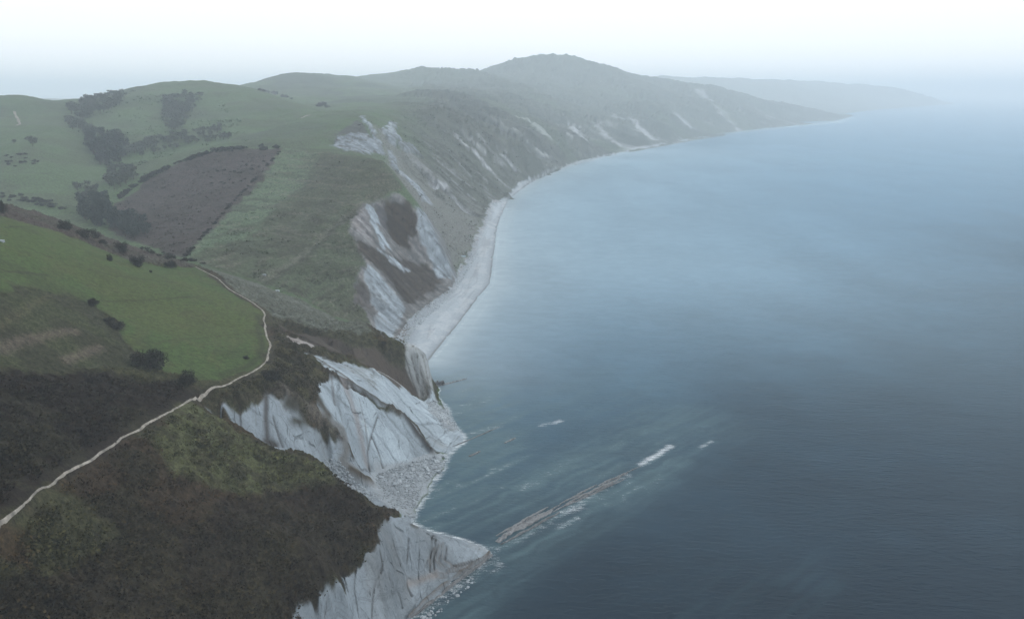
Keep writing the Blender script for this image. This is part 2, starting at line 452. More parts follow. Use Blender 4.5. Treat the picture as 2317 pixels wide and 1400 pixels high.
past_poly = np.concatenate([np.array([H(-250,478,109), H(0,489,98), H(130,522,87), H(200,552,80), H(300,592,70.5), H(385,604,65.5), H(440,604,62)]),
                            P0((490,636),(520,663),(560,688),(594,708),(592,742),(603,780),(598,812),(570,835),(520,852),(440,858),(370,840),(300,790),(270,730),(215,690),(150,660),(60,650),(-60,700))])
past = zone(past_poly, (.046, .074, .023), W1, .003)
paint(past * sstep(.45, .65, n1) * .5, (.058, .084, .024))
paint(past * sstep(.52, .72, n2) * .55, (.034, .044, .018))
paint(past * sstep(.5, .68, fbm(X / 70 + 31, Y / 50, 4)) * .5, (.062, .072, .024))
paint(past * sstep(.6, .75, fbm(X / 5 + 31, Y / 9, 3)) * .4, (.066, .070, .030))
rough *= (1 - past)
pl = zone(P0((-60,690),(60,650),(150,660),(215,690),(270,735),(300,790),(330,835),(200,832),(-60,842)), (.034, .036, .020), W1, .008)
paint(pl * sstep(.48, .65, n2) * .6, (.048, .058, .026))
rough *= (1 - .6 * pl)
for a in (((0,790),(40,772),(90,762),(170,750)), ((150,815),(185,800),(225,785))):
    dd = line_d(P0(*a)); paint(np.exp(-(dd / 1.6) ** 2) * .75, (.105, .088, .070))
brownstrip = zone(np.array(HL((-300,470,112),(0,489,98),(130,522,87),(300,592,70.5),(440,604,62),(420,590,55),(350,577,60),(250,544,69),(130,498,82),(0,461,93.5),(-300,438,108))), (.058, .047, .042), W2, .003)
paint(brownstrip * sstep(.45, .65, n2) * .5, (.05, .056, .04))
# strip right of the path, down to the gully
sg = zone(P0((440,600),(490,622),(525,652),(602,700),(640,728),(780,765),(845,752),(750,714),(600,645),(500,615)), (.095, .105, .088), W2, .003)
paint(sg * sstep(.45, .62, n4) * .6, (.060, .064, .048))
paint(zone(P0((600,705),(700,745),(860,768),(945,795),(930,805),(720,765),(632,745)), (.05, .05, .03), W1, .003) * sstep(.45, .65, n2) * .8, (.030, .026, .016))
hd = zone(P0((612,760),(640,760),(700,785),(770,802),(760,822),(700,810),(735,850),(700,870),(690,940),(650,885),(560,895),(460,915),(440,905),(520,868),(590,835),(612,812)), (.030, .026, .015), W1, .0015)
paint(hd * sstep(.5, .68, n4) * .7, (.062, .060, .030))

# --- bare rock zones
def rockzone(pts, c=ROCK, w=W1, s=.0013, a=1.0, far_=False):
    m = mask(poly_sd(pts, w), s) * a
    global rock, rough
    rock = np.maximum(rock, m); rough = rough * (1 - m)
    paint(m, c); return m
near_cliff = rockzone(np.concatenate([P0((689,1395),(712,1380),(746,1347),(777,1328),(771,1296),(808,1273),(840,1257),(859,1235),(875,1180),(878,1165),(905,1156)), np.array(HL((905,1140,0),(945,1160,0),(985,1180,0),(1015,1200,0),(1060,1220,0),(1125,1238,0))), P0((1120,1275),(1060,1320),(1000,1370),(960,1399)), np.array([H(900,1500,0), H(700,1600,0), H(560,1565,29)])]))
cove_l = rockzone(P0((462,924),(500,914),(545,903),(600,888),(640,884),(660,905),(690,945),(720,965),(750,985),(785,1008),(800,1050),(840,1068),(880,1150),(845,1135),(775,1090),(740,1060),(722,1036),(640,1020),(600,1004),(540,970),(500,946)))
cove_c = rockzone(P0((742,852),(800,884),(860,918),(905,940),(945,970),(965,1000),(985,1026),(1010,1055),(960,1100),(920,1165),(880,1150),(840,1068),(805,1045),(770,990),(725,935),(705,900)))
cove_u = rockzone(P0((702,806),(775,822),(840,834),(880,852),(925,888),(955,905),(985,895),(1015,925),(1052,985),(1050,1003),(1010,1030),(985,1022),(965,995),(945,963),(905,933),(860,912),(800,878),(760,855)))
paint(np.maximum(cove_c, cove_u) * .3, (.36, .44, .50))
head = rockzone(P0((640,748),(721,762),(786,772),(876,794),(946,803),(975,895),(950,897),(905,880),(828,826),(775,802),(705,785)), (.050, .042, .036), W1, .002)
tip = rockzone(P0((916,806),(962,800),(978,850),(984,895),(952,900),(935,860)), (.22, .24, .25), W1, .002)
rockzone(P0((638,757),(705,778),(708,788),(660,775)), (.30, .29, .29), W1, .0015, .8)
rockzone(P0((836,458),(868,452),(905,440),(945,480),(1000,560),(1032,630),(1020,655),(930,718),(890,766),(848,745),(800,650),(825,595),(790,522)), (.15, .155, .16), W2, .003)
mc_d = rockzone(P0((868,457),(932,461),(945,511),(930,561),(905,560),(878,529)), (.036, .027, .020), W2, .003)
mc_e = rockzone(P0((801,543),(832,556),(887,579),(960,598),(995,612),(1009,638),(923,692),(887,638),(828,588)), (.040, .031, .024), W2, .003, .9)
rockzone(P0((798,497),(828,472),(844,538),(839,545),(810,524)), (.19, .19, .20), W2, .0015)
mc_w = rockzone(P0((828,470),(846,463),(859,515),(882,561),(868,567),(850,529)), ROCK * 1.5, W2, .0015)
rockzone(P0((850,461),(873,470),(880,500),(872,525),(858,500)), (.11, .11, .12), W2, .002)
mc_v = rockzone(P0((850,556),(886,583),(927,610),(914,617),(878,590)), ROCK * 1.4, W2, .0015)
mc_c = rockzone(P0((941,515),(977,493),(1022,588),(1031,629),(995,633),(968,579),(950,547)), ROCK * 1.05, W2, .002)
rockzone(P0((927,538),(959,552),(966,583),(927,554)), (.15, .15, .155), W2, .0015)
mc_b0 = mc_b = rockzone(P0((828,597),(859,624),(896,665),(923,701),(905,728),(887,760),(864,762),(850,701),(828,638)), ROCK * 1.25, W2, .002)
rockzone(P0((801,647),(819,633),(841,683),(837,697),(805,687)), (.10, .095, .095), W2, .0015)
zone(P0((755,303),(810,266),(828,294),(790,299)), (.05, .055, .05), W2, .002)
by_a = rockzone(P0((753,307),(791,300),(823,296),(859,321),(868,343),(832,348),(782,339),(751,330)), ROCK * 1.1, W2, .0015)
scree = zone(P0((835,275),(900,330),(960,365),(1040,430),(1105,475),(1080,545),(1030,625),(1000,560),(960,480),(915,420),(870,350)), (.145, .15, .15), W2, .008, .8)
by_b = rockzone(P0((864,294),(891,273),(905,316),(887,323)), ROCK * 1.25, W2, .002)
rockzone(P0((900,321),(923,321),(959,361),(923,348)), ROCK * 1.25, W2, .002)
by_c = rockzone(P0((877,339),(891,339),(905,384),(950,420),(977,461),(959,457),(923,407),(887,370)), ROCK * 1.25, W2, .002)
rockzone(P0((814,262),(822,262),(845,289),(860,318),(850,316),(836,289)), ROCK * 1.25, W2, .002)
rockzone(P0((973,407),(1009,425),(1013,438),(982,420)), ROCK * 1.25, W2, .002)
# bay slope: scrub greyed as pale rock and painted haze, with pale gullies running to the sea
ax = (X * .35 + Y * .93); al = (X * .93 - Y * .35)
bay = sstep(860, 980, Y) * sstep(-150, -60, X - (Y - 1000) * .04) * (1 - far * 0)
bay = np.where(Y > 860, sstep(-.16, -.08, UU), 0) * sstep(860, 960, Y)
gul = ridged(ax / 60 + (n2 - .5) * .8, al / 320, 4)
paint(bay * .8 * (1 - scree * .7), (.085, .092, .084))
paint(bay * sstep(.52, .68, n2) * .6, (.042, .050, .040))
st = sstep(.60, .76, fbm(ax / 13 + (n2 - .5) * 1.5, al / 75 + 11, 4)) * sstep(.42, .56, fbm(X / 170 + 20, Y / 170, 3))
low = sstep(110, 60, Z0)
paint(bay * st * low * .9, (.25, .27, .285))
paint(bay * sstep(.55, .7, fbm(ax / 7 + (n2 - .5) * 2, al / 60 + 31, 4)) * .65, (.030, .036, .030))
rock = np.maximum(rock, bay * st * low * .6)
for p in (((1028,300),(1040,330),(1058,352),(1050,330)), ((1150,255),(1185,275),(1225,305),(1255,325),(1220,290),(1190,265)), ((1420,265),(1440,290),(1470,315),(1490,322),(1460,290)), ((1450,275),(1480,295),(1505,322),(1480,300)),
          ((1565,200),(1590,220),(1620,255),(1650,280),(1690,300),(1670,285),(1620,235),(1595,205)), ((1085,320),(1110,350),(1150,385),(1130,375)), ((1400,325),(1440,332),(1490,326),(1395,350)), ((965,400),(1010,425),(1020,440),(980,420)), ((1130,350),(1170,385),(1160,385)), ((1185,320),(1215,338),(1262,368),(1230,352)), ((1060,345),(1085,365),(1120,400),(1090,380)), ((1280,262),(1305,290),(1330,320),(1300,300)), ((1340,270),(1372,300),(1400,330),(1365,305)), ((1520,260),(1560,285),(1590,300),(1550,288))):
    rockzone(P0(*p), (.30, .325, .35), W2, .003, .9)
# woods seen as dark mottling on the far hills
paint(far * sstep(.48, .62, fbm(X / 90 + 60, Y / 140, 4)) * .7, (.030, .040, .032))
fields = sstep(.62, .66, vnoise(X / 160 + Y / 400, Y / 230)) * far
paint(fields * .5, (.07, .10, .06))
paint(sstep(5200, 6000, Y) * .8, (.16, .19, .19)); paint(sstep(1800, 3200, Y) * (1 - rock) * .5, (.13, .165, .155))  # far coast and distant hills paled: haze painted into their colour
# beach
beach_poly = np.concatenate([P0((895,768),(930,720),(1018,655),(1068,562),(1092,512),(1110,470),(1135,440),(1185,412),(1280,378),(1395,348),(1500,327)), np.array([(x, y, 0) for x, y, z in SHORE[9::-1]]), P0((930,785))])
beach = mask(poly_sd(beach_poly, W2), .002) * (Z0 < 4.5) * (Y > 400)
paint(beach, (.26, .30, .335)); rock = rock * (1 - beach); rough *= (1 - beach)
bsd = np.maximum(poly_sd(beach_poly), 0) * R
Zbeach = np.where(beach > .3, np.minimum(bsd * .07, 2.2) - .08 + (n2 - .5) * .12, -9)
paint(beach * sstep(9, 1, bsd) * .55, (.15, .175, .20))
paint(beach * sstep(.56, .66, fbm(bsd / 2.6, (X + Y) / 70, 3)) * sstep(2, 8, bsd) * .45, (.17, .185, .20))
paint(beach * sstep(.5, .7, fbm(X / 9, Y / 14, 4)) * .35, (.36, .39, .42))
rub = sstep(1.3, 2.4, np.maximum(Z0, bsd * .05)) * beach * (R < 1100)
paint(rub * sstep(.45, .6, fbm(X / 2.2, Y / 2.2, 3)) * .7, (.17, .165, .16))
cove_beach = (Z0 < 2.6) * (Y < 345) * (Y > 225) * (X > -75) * (1 - np.maximum(cove_u, 0) * 0)
cbm = rockzone(P0((850,1070),(900,1050),(985,1026),(1000,1030),(1008,1060),(970,1100),(950,1130),(940,1168),(880,1150),(858,1120),(835,1090)), (.22, .25, .275), W1, .003)
rockzone(P0((990,905),(1015,925),(1035,970),(1010,975),(975,930),(965,910)), (.22, .25, .275), W1, .003)

dd_ = line_d([(x - 1.5, y, 0) for x, y, z in SHORE[:9]]); paint(np.exp(-(dd_ / .8) ** 2) * .75, (.12, .125, .13))
# --- colour lines: tracks, gullies, hedge banks
def cline(pts, w, c, a=.8):
    dd = line_d(pts); paint(np.exp(-(dd / w) ** 2) * a * (.6 + .8 * n4).clip(0, 1), c); return dd
g1 = cline(P0((590,632),(650,598),(720,540),(800,480),(838,455)), 2.2, (.12, .12, .10), .55)
cline(P0((600,640),(660,602),(730,545),(805,485)), 2.5, (.022, .020, .015), .55)
cline(P0((480,560),(560,548),(640,535)), 1.2, (.020, .018, .013), .7)
cline(P0((500,520),(560,515),(600,500)), 1.2, (.028, .028, .02), .5)
cline(P0((625,330),(690,336),(760,336)), 1.6, (.02, .022, .018), .7)
cline(P0((0,395),(60,398),(140,400)), 1.5, (.02, .025, .02), .5)
cline(P0((0,255),(70,262),(130,260)), 2, (.03, .035, .03), .5)
cline(P0((10,613),(60,618),(110,622)), .8, (.03, .028, .018), .7)
cline(P0((10,514),(85,516)), .6, (.02, .02, .014), .7)
cline(P0((230,680),(330,678),(430,672)), .7, (.030, .034, .014), .7)
cline(P0((60,560),(160,600),(260,625),(400,640)), .5, (.032, .036, .016), .6)
cline(P0((290,800),(380,770),(480,760),(585,752)), .5, (.034, .038, .016), .5)
cline(P0((585,712),(584,745),(594,782),(588,808),(560,828),(500,848)), 1.5, (.026, .027, .014), .7)
cline(P0((0,735),(60,700),(110,670)), 1.2, (.085, .078, .045), .4)

col *= (1 - .2 * (1 - rock) * (1 - beach))[..., None]
# ------------------------------------------------------------------ relief
Z = Z0.copy()
land = sstep(.2, 3, Z0)
pathd = line_d(PATH)
keep_path = sstep(1.2, 5, pathd)
Z += land * (1 - rock) * (1 - near) * ((fbm(X / 60, Y / 60, 4) - .5) * 8 * sstep(450, 900, R) + (fbm(X / 170 + 8, Y / 170, 3) - .5) * 16 * sstep(650, 1100, R) + (n2 - .5) * 1.8)
Z += far * land * (fbm(X / 220, Y / 220, 4) - .5) * 22 * sstep(20, 80, Z0)
gul2 = ridged(ax / 150 + (n1 - .5) * .9 + 7, al / 600, 3)
Z += bay * land * ((gul - .55) * np.clip(Z0 * .45, 0, 24) + (gul2 - .55) * np.clip(Z0 * .35, 0, 26) * sstep(950, 1200, R) + (n2 - .5) * 3)
bush = 1 - np.abs(2 * fbm(X / 2.6 + (n2 - .5) * 2, Y / 2.6, 3) - 1)
Z += rough * keep_path * (1 - past) * near * ((n4 - .5) * 2.2 + (fbm(X / 8, Y / 8 + 70, 3) - .5) * 3.2 + sstep(.72, .98, bush) * .8)
Z += past * ((n2 - .5) * .8 + (fbm(X / 1.5, Y / 4, 2) - .5) * .12)
Z += mid * ((n4 - .5) * 1.2 + (fbm(X / 22, Y / 7, 3) - .5) * 1.4)
Z += bf * (n4 - .5) * 1.4
# bedded rock: slabs step along the bedding normal, with ribs running down the dip
BN = np.array((.80, -.26, .54))
sb = X * BN[0] + Y * BN[1] + Z0 * BN[2] + (fbm(X / 18, Y / 18, 3) - .5) * 4
rr = rock * (R < 1400) * (1 - cbm) * (1 - beach)
dsc = np.clip(R / 330, .75, 2.5)
dipc = X * .25 + Y * .97
def shade(m, f):
    global col
    col *= (1 - m * (1 - f))[..., None]
def facets(coord, size, amp, tilt, dark, seed, lw=.22):
    """planar pieces parted by joints along coord"""
    global Z
    c = coord / size; i = np.floor(c); f = c - i
    hsh = _T[(i.astype(int) * 37 + seed) & 511, (i.astype(int) * 11 + seed * 5) & 511]
    hs2 = _T[(i.astype(int) * 53 + seed) & 511, (i.astype(int) * 29 + seed * 3) & 511]
    Z = Z + rr * land * ((hsh - .5) * amp + (f - .5) * (hs2 - .5) * 2 * tilt) * dsc
    e = np.minimum(f, 1 - f) * size * (1 if np.isscalar(size) else 1)
    g = np.exp(-(e / (lw * dsc)) ** 2) * sstep(.35, .6, fbm(X / 9 + seed, Y / 9, 2))
    Z = Z - rr * land * g * .35
    shade(rr * g * dark, .22)
    shade(rr * .5, .72 + .5 * hsh)
    shade(rr * sstep(450, 520, R) * sstep(.5, .62, fbm(dipc / 3.2 + seed, al / 40, 4)) * .5, .45)
facets(dipc + (fbm(X / 14 + 5, Y / 14, 3) - .5) * 9, 11.0, .6, .7, .35, 3, .13)
facets(dipc * .6 + X * .9 + (fbm(X / 9 + 9, Y / 9, 3) - .5) * 5, 6.5, .2, .2, .25, 9, .11)
facets(sb, 3.4, .4, .4, .4, 17, .16)
Z += rr * land * ((fbm(X / 2.5, Y / 2.5, 3) - .5) * .45 + (n2 - .5) * .6)
def ridge(px, w, h, c=None, a=.9, wob=.8):
    dd = line_d3(P0(*px)); dd = np.abs(dd + (n4 - .5) * wob * w)
    g = np.exp(-(dd / w) ** 2); 
    global Z
    Z = Z + g * h * (1 if w > .7 else 1.2)
    if c is not None: paint(np.exp(-(dd / (w if w > .7 else w * .75)) ** 2) * a, c)
DK = (.040, .036, .034)
R1 = ((735,846),(776,862),(831,894),(876,921),(916,944),(936,972),(957,1000),(977,1023))  # ledge between the slabs; its shadow is painted into the dark rib colour
ridge(R1, 1.0, 1.9, (.055, .048, .042), .95)
ridge(((700,806),(740,828),(765,845),(790,862)), .9, .8, (.07, .062, .05), .85)
ridge(((916,944),(936,972),(957,1000),(977,1023)), 1.3, .8, DK, .9)
ridge(((632,881),(672,911),(727,951),(776,981),(786,1021),(776,1050),(801,1071),(836,1091)), 2.4, 1.8, (.095, .088, .078), .75)
ridge(((640,890),(690,945),(735,975),(775,1003)), .7, .4, DK, .6)
ridge(((700,870),(720,905),(745,945)), 1.9, .9, (.034, .028, .018), .9)
ridge(((652,918),(680,930),(688,955),(668,955)), 2.0, .4, (.034, .030, .018), .9)
ridge(((748,851),(757,911)), .8, -.8, (.10, .10, .105), .7)
ridge(((776,866),(806,941),(831,1050)), 1.5, -.7, (.19, .175, .175), .65)
ridge(((790,875),(822,950),(838,1000)), .5, .5, (.36, .40, .43), .5)
ridge(((854,941),(841,981),(831,1021),(836,1061)), .45, -.9, DK, .85)
ridge(((841,986),(856,1021),(866,1056)), .45, -.9, DK, .85)
ridge(((854,941),(866,960),(872,970)), .3, -.4, DK, .5)
ridge(((812,900),(826,960),(832,1010)), .35, -.4, (.10, .10, .10), .6)
ridge(((602,898),(601,940),(604,985)), .9, -1.2, (.055, .05, .048), .85)
ridge(((542,918),(545,962)), .4, -.6, DK, .7)
ridge(((617,940),(630,985),(640,1010)), .4, -.6, DK, .75)
ridge(((664,985),(668,1024)), .4, -.6, DK, .8)
ridge(((575,905),(580,960)), .35, -.4, (.09, .09, .09), .6)
ridge(((602,994),(622,1008),(662,1026)), 1.4, -.3, (.032, .024, .018), .9)
ridge(((560,905),(600,892),(640,886)), 1.2, .3, (.05, .042, .034), .6)
ridge(((795,1068),(815,1082),(838,1092)), 1.4, .5, (.042, .032, .020), .85)
ridge(((795,838),(850,880),(900,920)), .35, .3, (.12, .115, .11), .6)
ridge(((838,835),(880,853),(925,888)), .6, .5, (.40, .42, .43), .5)
for a in (((918,808),(930,850),(944,888)), ((930,806),(943,850),(957,892)), ((944,804),(955,850),(968,890)), ((956,803),(966,850),(976,888))):
    ridge(a, .45, -.9, DK, .85)
# near cliff joints
for a, w in ((((916,1165),(924,1215),(921,1260),(921,1320),(931,1345)), .5), (((871,1170),(891,1230),(906,1275),(921,1300)), .4), (((859,1240),(866,1275),(846,1325),(841,1395)), .5), (((906,1270),(856,1320),(831,1345)), .3),
             (((806,1275),(801,1330),(811,1390)), .4), (((774,1290),(786,1330),(766,1395)), .4), (((742,1350),(735,1380),(734,1399)), .4), (((976,1210),(974,1250),(972,1290)), .45), (((986,1216),(981,1256),(982,1286)), .35),
             (((880,1300),(905,1345),(910,1372)), .3), (((945,1192),(948,1250),(946,1305)), .25)):
    ridge(a, w * .7, -1.0, DK, .85)
ridge(((925,1318),(955,1308),(985,1298)), 1.3, 0, (.17, .145, .13), .6)
for k in range(6):
    o = k * 8
    ridge(((1003 - o * .6, 1226 + o * .3), (1000 - o, 1262 + o * .4), (1022 - o * .6, 1276 + o * .7), (1065 - o * .3, 1268 + o * .8), (1108 - o * .5, 1250 + o)), .3, .6 * (-1) ** k, (.10, .09, .082), .7)
ridge(((1108,1254),(1050,1292),(1000,1328),(960,1362),(925,1398)), .6, 1.1, (.085, .070, .058), .85)
ridge(((1010,1232),(1006,1262),(1030,1276),(1070,1268)), .4, -.8, DK, .85)
# gully bed beside the mid hill and a shallow trench for the stream
ridge(((500,613),(600,643),(680,682),(750,713)), 3.0, -.8)
ridge(((590,634),(650,600),(720,542),(800,482)), 2.5, -1.0)
shade(rr * sstep(.58, .75, fbm(dipc / 4 + 3, X / 40, 3)) * .4, .65)
col *= (1 - (rr * sstep(.55, .8, n2) * .35)[..., None] * np.array((.12, .24, .34)))
paint(rr * sstep(.60, .72, fbm(X / 6 + 90, Y / 6, 4)) * sstep(6, 14, Z0) * sstep(1.1, .6, slope) * .8, (.035, .032, .020))
cont = fbm(Z0 / 1.1 + (n2 - .5) * 3, (X + Y) / 34, 3)
paint(mid * sstep(.56, .70, cont) * .55, (.026, .026, .018))
paint(mid * sstep(.60, .72, fbm(Z0 / .8 + 40, (X + Y) / 22 + (n2 - .5) * 2, 3)) * .4, (.105, .10, .082))
paint(bf * sstep(.58, .70, cont) * .5, (.024, .021, .018))
paint(past * sstep(.58, .70, fbm(Z0 / 1.0 + 11, (X + Y) / 40, 3)) * .25, (.040, .052, .018))
Z = np.maximum(Z, Zbeach)
Z = np.where(cbm > .4, np.maximum(Z, .45 + (n4 - .3) * .5 * sstep(.4, .9, cbm)), Z)
pk = np.exp(-(pathd / 2.2) ** 2); Z = Z * (1 - pk) + Z0 * pk

# ------------------------------------------------------------------ materials
def new_mat(name):
    m = bpy.data.materials.new(name); m.use_nodes = True
    nt = m.node_tree; return m, nt.nodes, nt.links, nt.nodes["Principled BSDF"]
def noise(nd, lk, co, scale, detail=4, rough_=.6, dist=0.):
    n = nd.new("ShaderNodeTexNoise"); n.inputs["Scale"].default_value = scale; n.inputs["Detail"].default_value = detail
    n.inputs["Roughness"].default_value = rough_; n.inputs["Distortion"].default_value = dist
    lk.new(co, n.inputs["Vector"]); return n.outputs["Fac"]
def ramp(nd, lk, fac, a, b, va=0., vb=1.):
    n = nd.new("ShaderNodeMapRange"); n.clamp = True
    for i, v in enumerate((a, b, va, vb)): n.inputs[i + 1].default_value = v
    lk.new(fac, n.inputs[0]); return n.outputs[0]
def math_(nd, lk, op, a, b):
    n = nd.new("ShaderNodeMath"); n.operation = op
    for i, v in enumerate((a, b)):
        if isinstance(v, (int, float)): n.inputs[i].default_value = v
        else: lk.new(v, n.inputs[i])
    return n.outputs[0]
def scale_col(nd, lk, c, f):
    n = nd.new("ShaderNodeVectorMath"); n.operation = 'SCALE'; lk.new(c, n.inputs[0]); lk.new(f, n.inputs["Scale"]); return n.outputs[0]

def terrain_mat():
    m, nd, lk, bs = new_mat("land")
    g = nd.new("ShaderNodeNewGeometry"); co = g.outputs["Position"]
    ca = nd.new("ShaderNodeAttribute"); ca.attribute_name = "Col"
    ra = nd.new("ShaderNodeAttribute"); ra.attribute_name = "rock"
    a = noise(nd, lk, co, .55, 6, .65); b = noise(nd, lk, co, 1.7, 4, .7)
    mp = nd.new("ShaderNodeMapping"); mp.inputs["Scale"].default_value = (.5, .5, .06); lk.new(co, mp.inputs["Vector"])
    s = noise(nd, lk, mp.outputs["Vector"], 1.4, 5, .6)
    veg = math_(nd, lk, 'MULTIPLY', ramp(nd, lk, a, .3, .7, .38, 1.6), ramp(nd, lk, b, .3, .7, .5, 1.5))
    rk = math_(nd, lk, 'MULTIPLY', ramp(nd, lk, s, .3, .68, .92, 1.05), ramp(nd, lk, b, .25, .6, .85, 1.08))
    # bedding lines
    dp = nd.new("ShaderNodeVectorMath"); dp.operation = 'DOT_PRODUCT'; lk.new(co, dp.inputs[0]); dp.inputs[1].default_value = tuple(BN)
    w = math_(nd, lk, 'ADD', dp.outputs["Value"], math_(nd, lk, 'MULTIPLY', noise(nd, lk, co, .06, 3), 8.0))
    cb = nd.new("ShaderNodeCombineXYZ"); lk.new(w, cb.inputs[0])
    bed = noise(nd, lk, cb.outputs[0], 1.1, 5, .75)
    rk = math_(nd, lk, 'MULTIPLY', rk, ramp(nd, lk, bed, .36, .5, .72, 1.0))
    dcs = []
    for dv in ((.30, .93, .10), (.05, -.02, -.085)):
        dn = nd.new("ShaderNodeVectorMath"); dn.operation = 'DOT_PRODUCT'; lk.new(co, dn.inputs[0]); dn.inputs[1].default_value = dv; dcs.append(dn.outputs["Value"])
    dcb = nd.new("ShaderNodeCombineXYZ"); lk.new(dcs[0], dcb.inputs[0]); lk.new(dcs[1], dcb.inputs[1])
    stx = noise(nd, lk, dcb.outputs[0], .32, 6, .7, .5)
    rk = math_(nd, lk, 'MULTIPLY', rk, ramp(nd, lk, stx, .36, .56, .89, 1.03))
    for vsc, wid, dk, zs in ((.11, .020, .45, .16), (.34, .026, .7, .2)):
        vm = nd.new("ShaderNodeMapping"); vm.inputs["Scale"].default_value = (1, 1, zs); vm.inputs["Rotation"].default_value = (.3, .5, .2)
        wv = nd.new("ShaderNodeVectorMath"); wv.operation = 'MULTIPLY_ADD'; wn_ = nd.new("ShaderNodeTexNoise"); wn_.inputs["Scale"].default_value = .25; lk.new(co, wn_.inputs["Vector"])
        lk.new(wn_.outputs["Color"], wv.inputs[0]); wv.inputs[1].default_value = (1.6, 1.6, 1.6); lk.new(co, wv.inputs[2])
        lk.new(wv.outputs[0], vm.inputs["Vector"])
        vo = nd.new("ShaderNodeTexVoronoi"); vo.feature = 'DISTANCE_TO_EDGE'; vo.inputs["Scale"].default_value = vsc; lk.new(vm.outputs["Vector"], vo.inputs["Vector"])
        gate = ramp(nd, lk, noise(nd, lk, co, vsc * 1.3, 2), .5, .62)
        crk = ramp(nd, lk, vo.outputs["Distance"], wid * .3, wid, dk, 1.0)
        gm = nd.new("ShaderNodeMix"); gm.data_type = 'FLOAT'; gm.inputs["A"].default_value = 1.0; lk.new(gate, gm.inputs["Factor"]); lk.new(crk, gm.inputs["B"])
        rk = math_(nd, lk, 'MULTIPLY', rk, gm.outputs["Result"]); crk_all = gm.outputs["Result"] if vsc < .2 else math_(nd, lk, 'MULTIPLY', crk_all, gm.outputs["Result"])
    mixf = nd.new("ShaderNodeMix"); mixf.data_type = 'FLOAT'
    lk.new(ra.outputs["Fac"], mixf.inputs["Factor"]); lk.new(veg, mixf.inputs["A"]); lk.new(rk, mixf.inputs["B"])
    da = nd.new("ShaderNodeAttribute"); da.attribute_name = "detail"
    one = nd.new("ShaderNodeMix"); one.data_type = 'FLOAT'; one.inputs["A"].default_value = 1.0
    lk.new(da.outputs["Fac"], one.inputs["Factor"]); lk.new(mixf.outputs["Result"], one.inputs["B"])
    lk.new(scale_col(nd, lk, ca.outputs["Color"], one.outputs["Result"]), bs.inputs["Base Color"])
    bs.inputs["Roughness"].default_value = .95; bs.inputs["Specular IOR Level"].default_value = .12
    hgt = nd.new("ShaderNodeMix"); hgt.data_type = 'FLOAT'
    lk.new(ra.outputs["Fac"], hgt.inputs["Factor"])
    lk.new(math_(nd, lk, 'ADD', math_(nd, lk, 'MULTIPLY', a, .9), math_(nd, lk, 'MULTIPLY', b, .5)), hgt.inputs["A"])
    lk.new(math_(nd, lk, 'ADD', math_(nd, lk, 'MULTIPLY', s, .25), math_(nd, lk, 'ADD', math_(nd, lk, 'ADD', math_(nd, lk, 'MULTIPLY', bed, .5), math_(nd, lk, 'MULTIPLY', stx, .3)), math_(nd, lk, 'MULTIPLY', crk_all, .6))), hgt.inputs["B"])
    bp = nd.new("ShaderNodeBump"); lk.new(math_(nd, lk, 'MULTIPLY', da.outputs["Fac"], .8), bp.inputs["Strength"]); bp.inputs["Distance"].default_value = 1.0
    lk.new(hgt.outputs["Result"], bp.inputs["Height"]); lk.new(bp.outputs["Normal"], bs.inputs["Normal"])
    return m
M_LAND = terrain_mat()

def plain_mat(name, c, var=.35, scale=2., rough_=.9, bump=.3, spec=.2):
    m, nd, lk, bs = new_mat(name)
    g = nd.new("ShaderNodeNewGeometry")
    oi = nd.new("ShaderNodeObjectInfo")
    n = noise(nd, lk, g.outputs["Position"], scale, 4, .65)
    f = math_(nd, lk, 'MULTIPLY', ramp(nd, lk, n, .3, .7, 1 - var, 1 + var), ramp(nd, lk, oi.outputs["Random"], 0, 1, .8, 1.2))
    rgb = nd.new("ShaderNodeRGB"); rgb.outputs[0].default_value = (*c, 1)
    lk.new(scale_col(nd, lk, rgb.outputs[0], f), bs.inputs["Base Color"])
    bs.inputs["Roughness"].default_value = rough_; bs.inputs["Specular IOR Level"].default_value = spec
    if bump:
        bp = nd.new("ShaderNodeBump"); bp.inputs["Strength"].default_value = bump; bp.inputs["Distance"].default_value = .3
        lk.new(n, bp.inputs["Height"]); lk.new(bp.outputs["Normal"], bs.inputs["Normal"])
    return m
M_CONIFER = plain_mat("conifer_foliage", (.022, .030, .026), .4, .8, bump=0)
M_SCRUB = plain_mat("scrub_foliage", (.046, .056, .044), .4, .8, bump=0)
M_GORSE = plain_mat("gorse_foliage", (.014, .013, .009), .5, 1.5, bump=0)
M_HEATH = plain_mat("heath_foliage", (.026, .023, .012), .6, .5, bump=0)
M_BARK = plain_mat("bark", (.05, .04, .032), .3, 4)
M_STONE = plain_mat("pale_stone", (.215, .245, .27), .3, 1.2)
M_REEF = plain_mat("reef_rock", (.135, .142, .150), .45, 1.0, .7, .5)
M_PATH = plain_mat("trodden_path", (.175, .165, .148), .55, .5)

